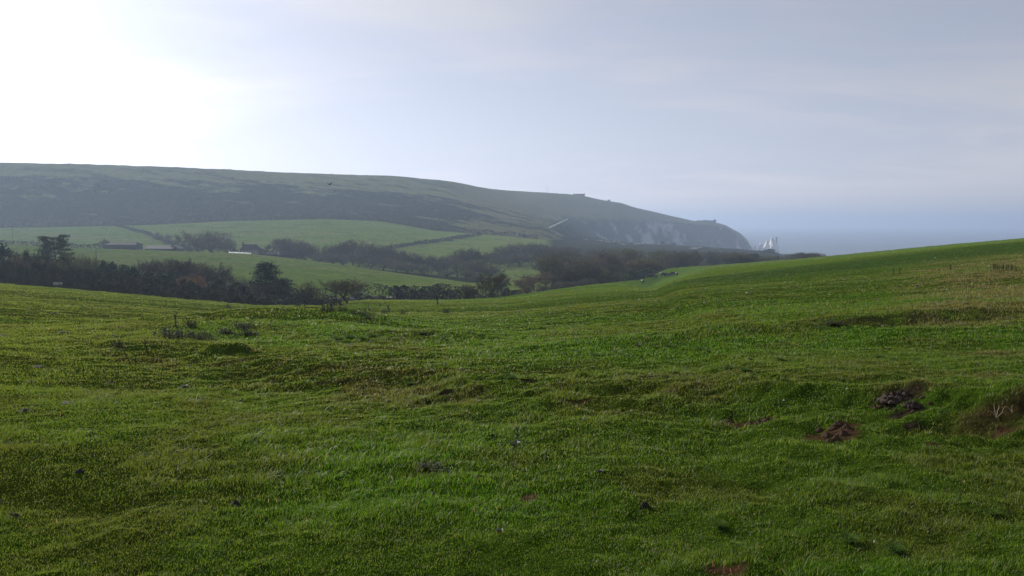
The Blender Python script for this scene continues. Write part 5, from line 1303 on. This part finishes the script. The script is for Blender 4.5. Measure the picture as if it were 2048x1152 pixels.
weed_at('thistle', 334, 690, 9, 'tiny thistle below the broad weed clump')
# group on the mound
for k, px, py, h, lb in [('clump', 668, 612, 16, 'large dark weed clump at the top of the mound'), ('clump', 655, 624, 14, 'dark weed clump at the left foot of the large one on the mound'), ('thistle', 672, 606, 20, 'tallest thistle on the mound against the dark hedge'), ('thistle', 648, 608, 15, 'thistle on the mound left of the tallest one'),
                         ('clump', 684, 622, 9, 'low weed clump right of the large dark one on the mound'), ('clump', 706, 629, 8, 'low weeds below the wide hawthorn'), ('clump', 730, 634, 12, 'dark weed clump on the right slope of the mound'), ('clump', 738, 640, 8, 'flat weed clump under the dark clump on the right slope'),
                         ('thistle', 779, 626, 13, 'upright dark thistle right of the mound'), ('clump', 769, 628, 7, 'flat weeds at the left foot of the upright thistle'), ('clump', 805, 628, 6, 'flat weeds right of the upright thistle'), ('thistle', 610, 615, 10, 'small thistle on the left top of the mound'), ('clump', 595, 613, 6, 'low weeds on the left top of the mound'), ('thistle', 738, 622, 10, 'small thistle above the dark clump on the right slope'),
                         ('clump', 455, 617, 7, 'small dark weed clump beyond the left end of the mound'), ('thistle', 761, 614, 6, 'tiny dark thistle below the hawthorn hedge')]:
    weed_at(k, px, py, h, lb)
weed_at('thistle', 876, 611, 16, 'dark upright thistle alone in the middle of the pasture', wide=.8)
weed_at('clump', 891, 627, 9, 'low spreading thistle clump below the lone upright thistle')
weed_at('dead', 951, 615, 12, 'thin dead stem right of the lone upright thistle', var=0)
for px, py in [(935, 599), (972, 597), (979, 596)]: weed_at('thistle', px, py, 7, 'dark stump of weeds at the far pasture edge below the bare trees', 'weed stumps under the bare trees')
# right side
for px, py, h, lb in [(1787, 549, 9, 'left of two small dark thistles high on the right of the pasture'), (1799, 549, 10, 'right of two small dark thistles high on the right of the pasture'), (1901, 541, 9, 'single small dark thistle right of the pair'), (1879, 543, 6, 'faint thistle left of the single small dark one')]: weed_at('thistle', px, py, h, lb)
for px in (1985, 1993, 2001, 2009, 2021, 2024): weed_at('dock', px, 543, 14, 'reddish brown dock plant in the clump near the upper right edge', 'dock plants at the upper right')
weed_at('pale', 1993, 836, 26, 'pale forked dry bramble stems in front of the brown cut bank', var=0, rz=0)
weed_at('pale', 2025, 826, 16, 'faint pale dry stems right of the forked ones', var=1)
weed_at('dead', 1893, 778, 8, 'tiny dead stump above the brown earth heap', var=0)
# foreground plants
weed_at('rosette', 1030, 893, 17, 'grey green thistle rosette in the middle foreground', wide=1.0)
weed_at('thistle', 1036, 884, 24, 'small upright thistle growing from the rosette', wide=.8)
weed_at('rosette', 1200, 945, 12, 'small glossy rosette right of the middle foreground')
weed_at('rosette', 1093, 918, 8, 'flat grey leaves between the two rosettes')
weed_at('clump', 862, 938, 12, 'low grey green patch of leaves left of the middle foreground', wide=2.2)
weed_at('rosette', 1000, 1065, 12, 'flat dark rosette near the bottom middle')
weed_at('rosette', 262, 918, 7, 'small pale rosette on the left foreground')
weed_at('rosette', 560, 970, 9, 'small flat rosette left of the middle foreground')
weed_at('rosette', 1277, 693, 9, 'small bright leafy rosette on the lush middle band')
weed_at('rosette', 370, 775, 9, 'dark grey rosette with a pale leaf left of the bank')
weed_at('tuft', 1022, 760, 26, 'dark spiky grass tuft on the brown bank', wide=1.2)
weed_at('tuft', 1440, 1055, 30, 'dark grass tuft in the lower right foreground', wide=1.1)
weed_at('tuft', 1790, 1105, 40, 'loose pale tipped grass tuft near the bottom right', wide=1.2)
weed_at('tuft', 1700, 1085, 36, 'grass tuft left of the loose pale tipped one', wide=1.2)
weed_at('tuft', 1665, 650, 10, 'dark tuft at the left end of the dark strip on the right', wide=2.2)
weed_at('clump', 1665, 650, 9, 'dark leafy weeds at the left end of the dark strip', wide=1.8)
weed_at('tuft', 1985, 1030, 26, 'dark grass tuft near the lower right edge', wide=1.4)
weed_at('tuft', 820, 770, 15, 'brown bank tuft left of the dark spiky one', wide=1.3)

for i, (px, py, h) in enumerate([(676, 680, 13), (700, 676, 14), (722, 679, 12), (745, 674, 12), (826, 666, 11), (846, 668, 11), (940, 668, 10), (962, 672, 10), (1310, 697, 11), (1338, 694, 12), (1400, 700, 12), (1420, 704, 12), (1190, 712, 12), (1150, 704, 10), (1460, 738, 13), (1490, 742, 13), (1760, 716, 12), (1790, 722, 12), (1560, 720, 11), (1380, 742, 12)]):
    weed_at('tuft', px, py, h * 1.1, 'lush bright green tuft in the ' + ('patch of long grass right of the hummock' if px < 1000 else 'band of long grass across the middle right'), 'lush tufts ' + ('left' if px < 1000 else 'right'), wide=2.0)
# ------------------------------------------------------------------ earth heap, clods, stones, dung
def lump(seed, n=22, m=9, h=1.0, rough_=.5, fr=3.5):
    V = []
    for j in range(m + 1):
        t = j / m; rr = t
        for k in range(n):
            a = 2 * math.pi * k / n
            nz = float(fbm(np.array([math.cos(a) * rr * fr + seed]), np.array([math.sin(a) * rr * fr]), 4, seed)[0])
            rad = rr * (1 + .35 * (nz - .5)); z = h * (1 - rr ** 1.7) * (1 - rough_ + 2 * rough_ * nz) - .14 * h * (j == m)
            V.append((math.cos(a) * rad, math.sin(a) * rad, z))
    Fc = [(j * n + k, (j + 1) * n + k, (j + 1) * n + (k + 1) % n, j * n + (k + 1) % n) for j in range(1, m) for k in range(n)] + [tuple(n + k for k in range(n))]
    return new_mesh('lump', V, Fc)
M_EARTH = noisy('fresh_earth', (.050, .037, .030), (.11, .080, .064), scale=14, bump=.8, detail=8); M_REDE = noisy('red_earth', (.085, .048, .032), (.17, .10, .065), scale=14, bump=.8, detail=8)
M_DUNG = noisy('dry_dung', (.020, .020, .014), (.050, .046, .032), scale=12, bump=.6, rand=.2); M_STN = noisy('pale_flint', (.24, .23, .19), (.42, .40, .35), scale=14, rand=.1)
def lump_at(name, px, py, wpx, hh, mats, label, cat, group=None, seed=0, dep=.7, sink=0):
    q = hit(px, py)
    if q is None: return
    s = wpx / F * q[1] / 2
    me = LUMPS.setdefault((seed, mats.name), lump(seed + 3) if mats is not M_EARTH else lump(seed + 3, 64, 26, 1.0, .62, 6.5)); 
    if not me.materials: me.materials.append(mats)
    o = obj(name, me, loc=(q[0], q[1], q[2] - sink)); o.scale = (s, s * dep, hh); o.rotation_euler = (0, 0, WR.uniform(-.4, .4)); tag(o, label, cat, group)
LUMPS = {}
lump_at('earth_heap', 1798, 800, 88, .085, M_EARTH, 'dark brown heap of fresh earth right of the middle', 'earth heap', seed=1)
lump_at('earth_heap', 1826, 812, 42, .045, M_EARTH, 'small lower heap of earth at the right foot of the big one', 'earth heap', seed=2)
for i, (px, py) in enumerate([(1640, 862), (1655, 872), (1668, 858), (1672, 878), (1685, 868), (1693, 855), (1660, 884), (1678, 848)]):
    lump_at('earth_clod', px, py, WR.uniform(14, 26), .035, M_REDE, 'reddish clod of earth in the bare scrape on the right', 'clod', 'red clods in the scrape', seed=3 + i % 3)
for i in range(16):
    a_ = WR.uniform(0, 6.28); d_ = WR.uniform(.75, 1.25)
    lump_at('earth_clod', 1802 + math.cos(a_) * 48 * d_, 806 + math.sin(a_) * 17 * d_, WR.uniform(6, 14), .02, M_REDE, 'crumb of dark earth spilled around the big earth heap', 'clod', 'crumbs around the earth heap', seed=3 + i % 3)
for i, (px, py) in enumerate([(1440, 852), (1458, 845), (1475, 856), (1500, 848), (1518, 846), (1532, 842)]):
    lump_at('earth_clod', px, py, WR.uniform(14, 24), .035, M_REDE, 'brown clod in the turned earth left of the red scrape', 'clod', 'brown clods left of the scrape', seed=3 + i % 3)
dung = [(8, 672, 20), (24, 684, 12), (75, 734, 26), (62, 764, 22), (222, 766, 20), (368, 777, 30), (136, 808, 44), (50, 822, 30), (125, 665, 20), (190, 665, 16), (193, 676, 12), (226, 672, 14), (264, 662, 10), (185, 655, 14), (57, 619, 12), (45, 591, 10), (108, 627, 12), (110, 629, 8), (145, 610, 8), (212, 614, 10), (290, 620, 12), (150, 600, 7), (330, 615, 7),
        (1165, 629, 14), (1142, 605, 10), (1030, 625, 12), (1040, 624, 16), (1134, 611, 8), (1406, 581, 12), (1385, 563, 8), (1680, 541, 8), (1800, 566, 7), (1835, 572, 9), (1897, 563, 7), (1945, 577, 9), (1877, 605, 8), (1896, 606, 24), (1870, 611, 16), (1500, 720, 12), (1520, 600, 8), (1297, 605, 7), (1560, 575, 7), (1250, 595, 8), (960, 655, 16), (700, 690, 20), (985, 875, 12), (160, 945, 24), (30, 1035, 30), (470, 1010, 24), (1290, 1015, 22)]
for i, (px, py, w) in enumerate(dung):
    far = py < 640
    lump_at('dung_pat', px, py, w, .05 if far else .035, M_DUNG, ('small dark dung pat on the far part of the pasture' if far else 'dark crumbly dung pat on the near left of the pasture' if px < 520 else 'dark dung pat on the near grass right of the middle'), 'dung', ('far dung pats' if far else 'near dung pats left' if px < 520 else 'near dung pats right'), seed=6 + i % 4, dep=.8)
stones = [(996, 614, 7), (988, 609, 5), (957, 642, 6), (1060, 604, 6), (1279, 600, 8), (1312, 602, 6), (1410, 606, 9), (1494, 586, 8), (1503, 577, 5), (1570, 565, 5), (1596, 570, 4), (1648, 563, 5), (1810, 562, 5), (1808, 592, 6), (1838, 571, 5), (1870, 516, 5), (2012, 615, 6), (1600, 575, 4), (1690, 560, 4), (1739, 559, 4), (1412, 577, 4), (1290, 592, 4), (1300, 591, 4), (1574, 550, 4), (240, 656, 6),
          (120, 702, 7), (142, 790, 6), (233, 805, 10), (165, 836, 6), (372, 773, 8), (800, 640, 6), (855, 670, 6), (1100, 625, 5), (1895, 580, 6), (1695, 778, 8), (1568, 801, 8), (1765, 652, 6), (2000, 650, 7), (1975, 562, 5), (1455, 600, 4), (1530, 590, 4), (1725, 582, 5), (1660, 590, 5), (1122, 960, 9), (1170, 838, 9), (1195, 1125, 10), (1750, 1085, 10)]
for i, (px, py, w) in enumerate(stones):
    zone = 'far' if py < 620 else 'near'
    lump_at('stone', px, py, w * .75, max(.015, w / F * hit(px, py)[1] * .34), M_STN, 'small pale stone on the far right slope of the pasture' if zone == 'far' and px > 1200 else 'small pale stone on the far middle of the pasture' if zone == 'far' else 'small pale stone in the near grass', 'stone', 'stones ' + ('far right' if zone == 'far' and px > 1200 else 'far middle' if zone == 'far' else 'near'), seed=11 + i % 3, dep=.9)
# rut of a track at the right edge
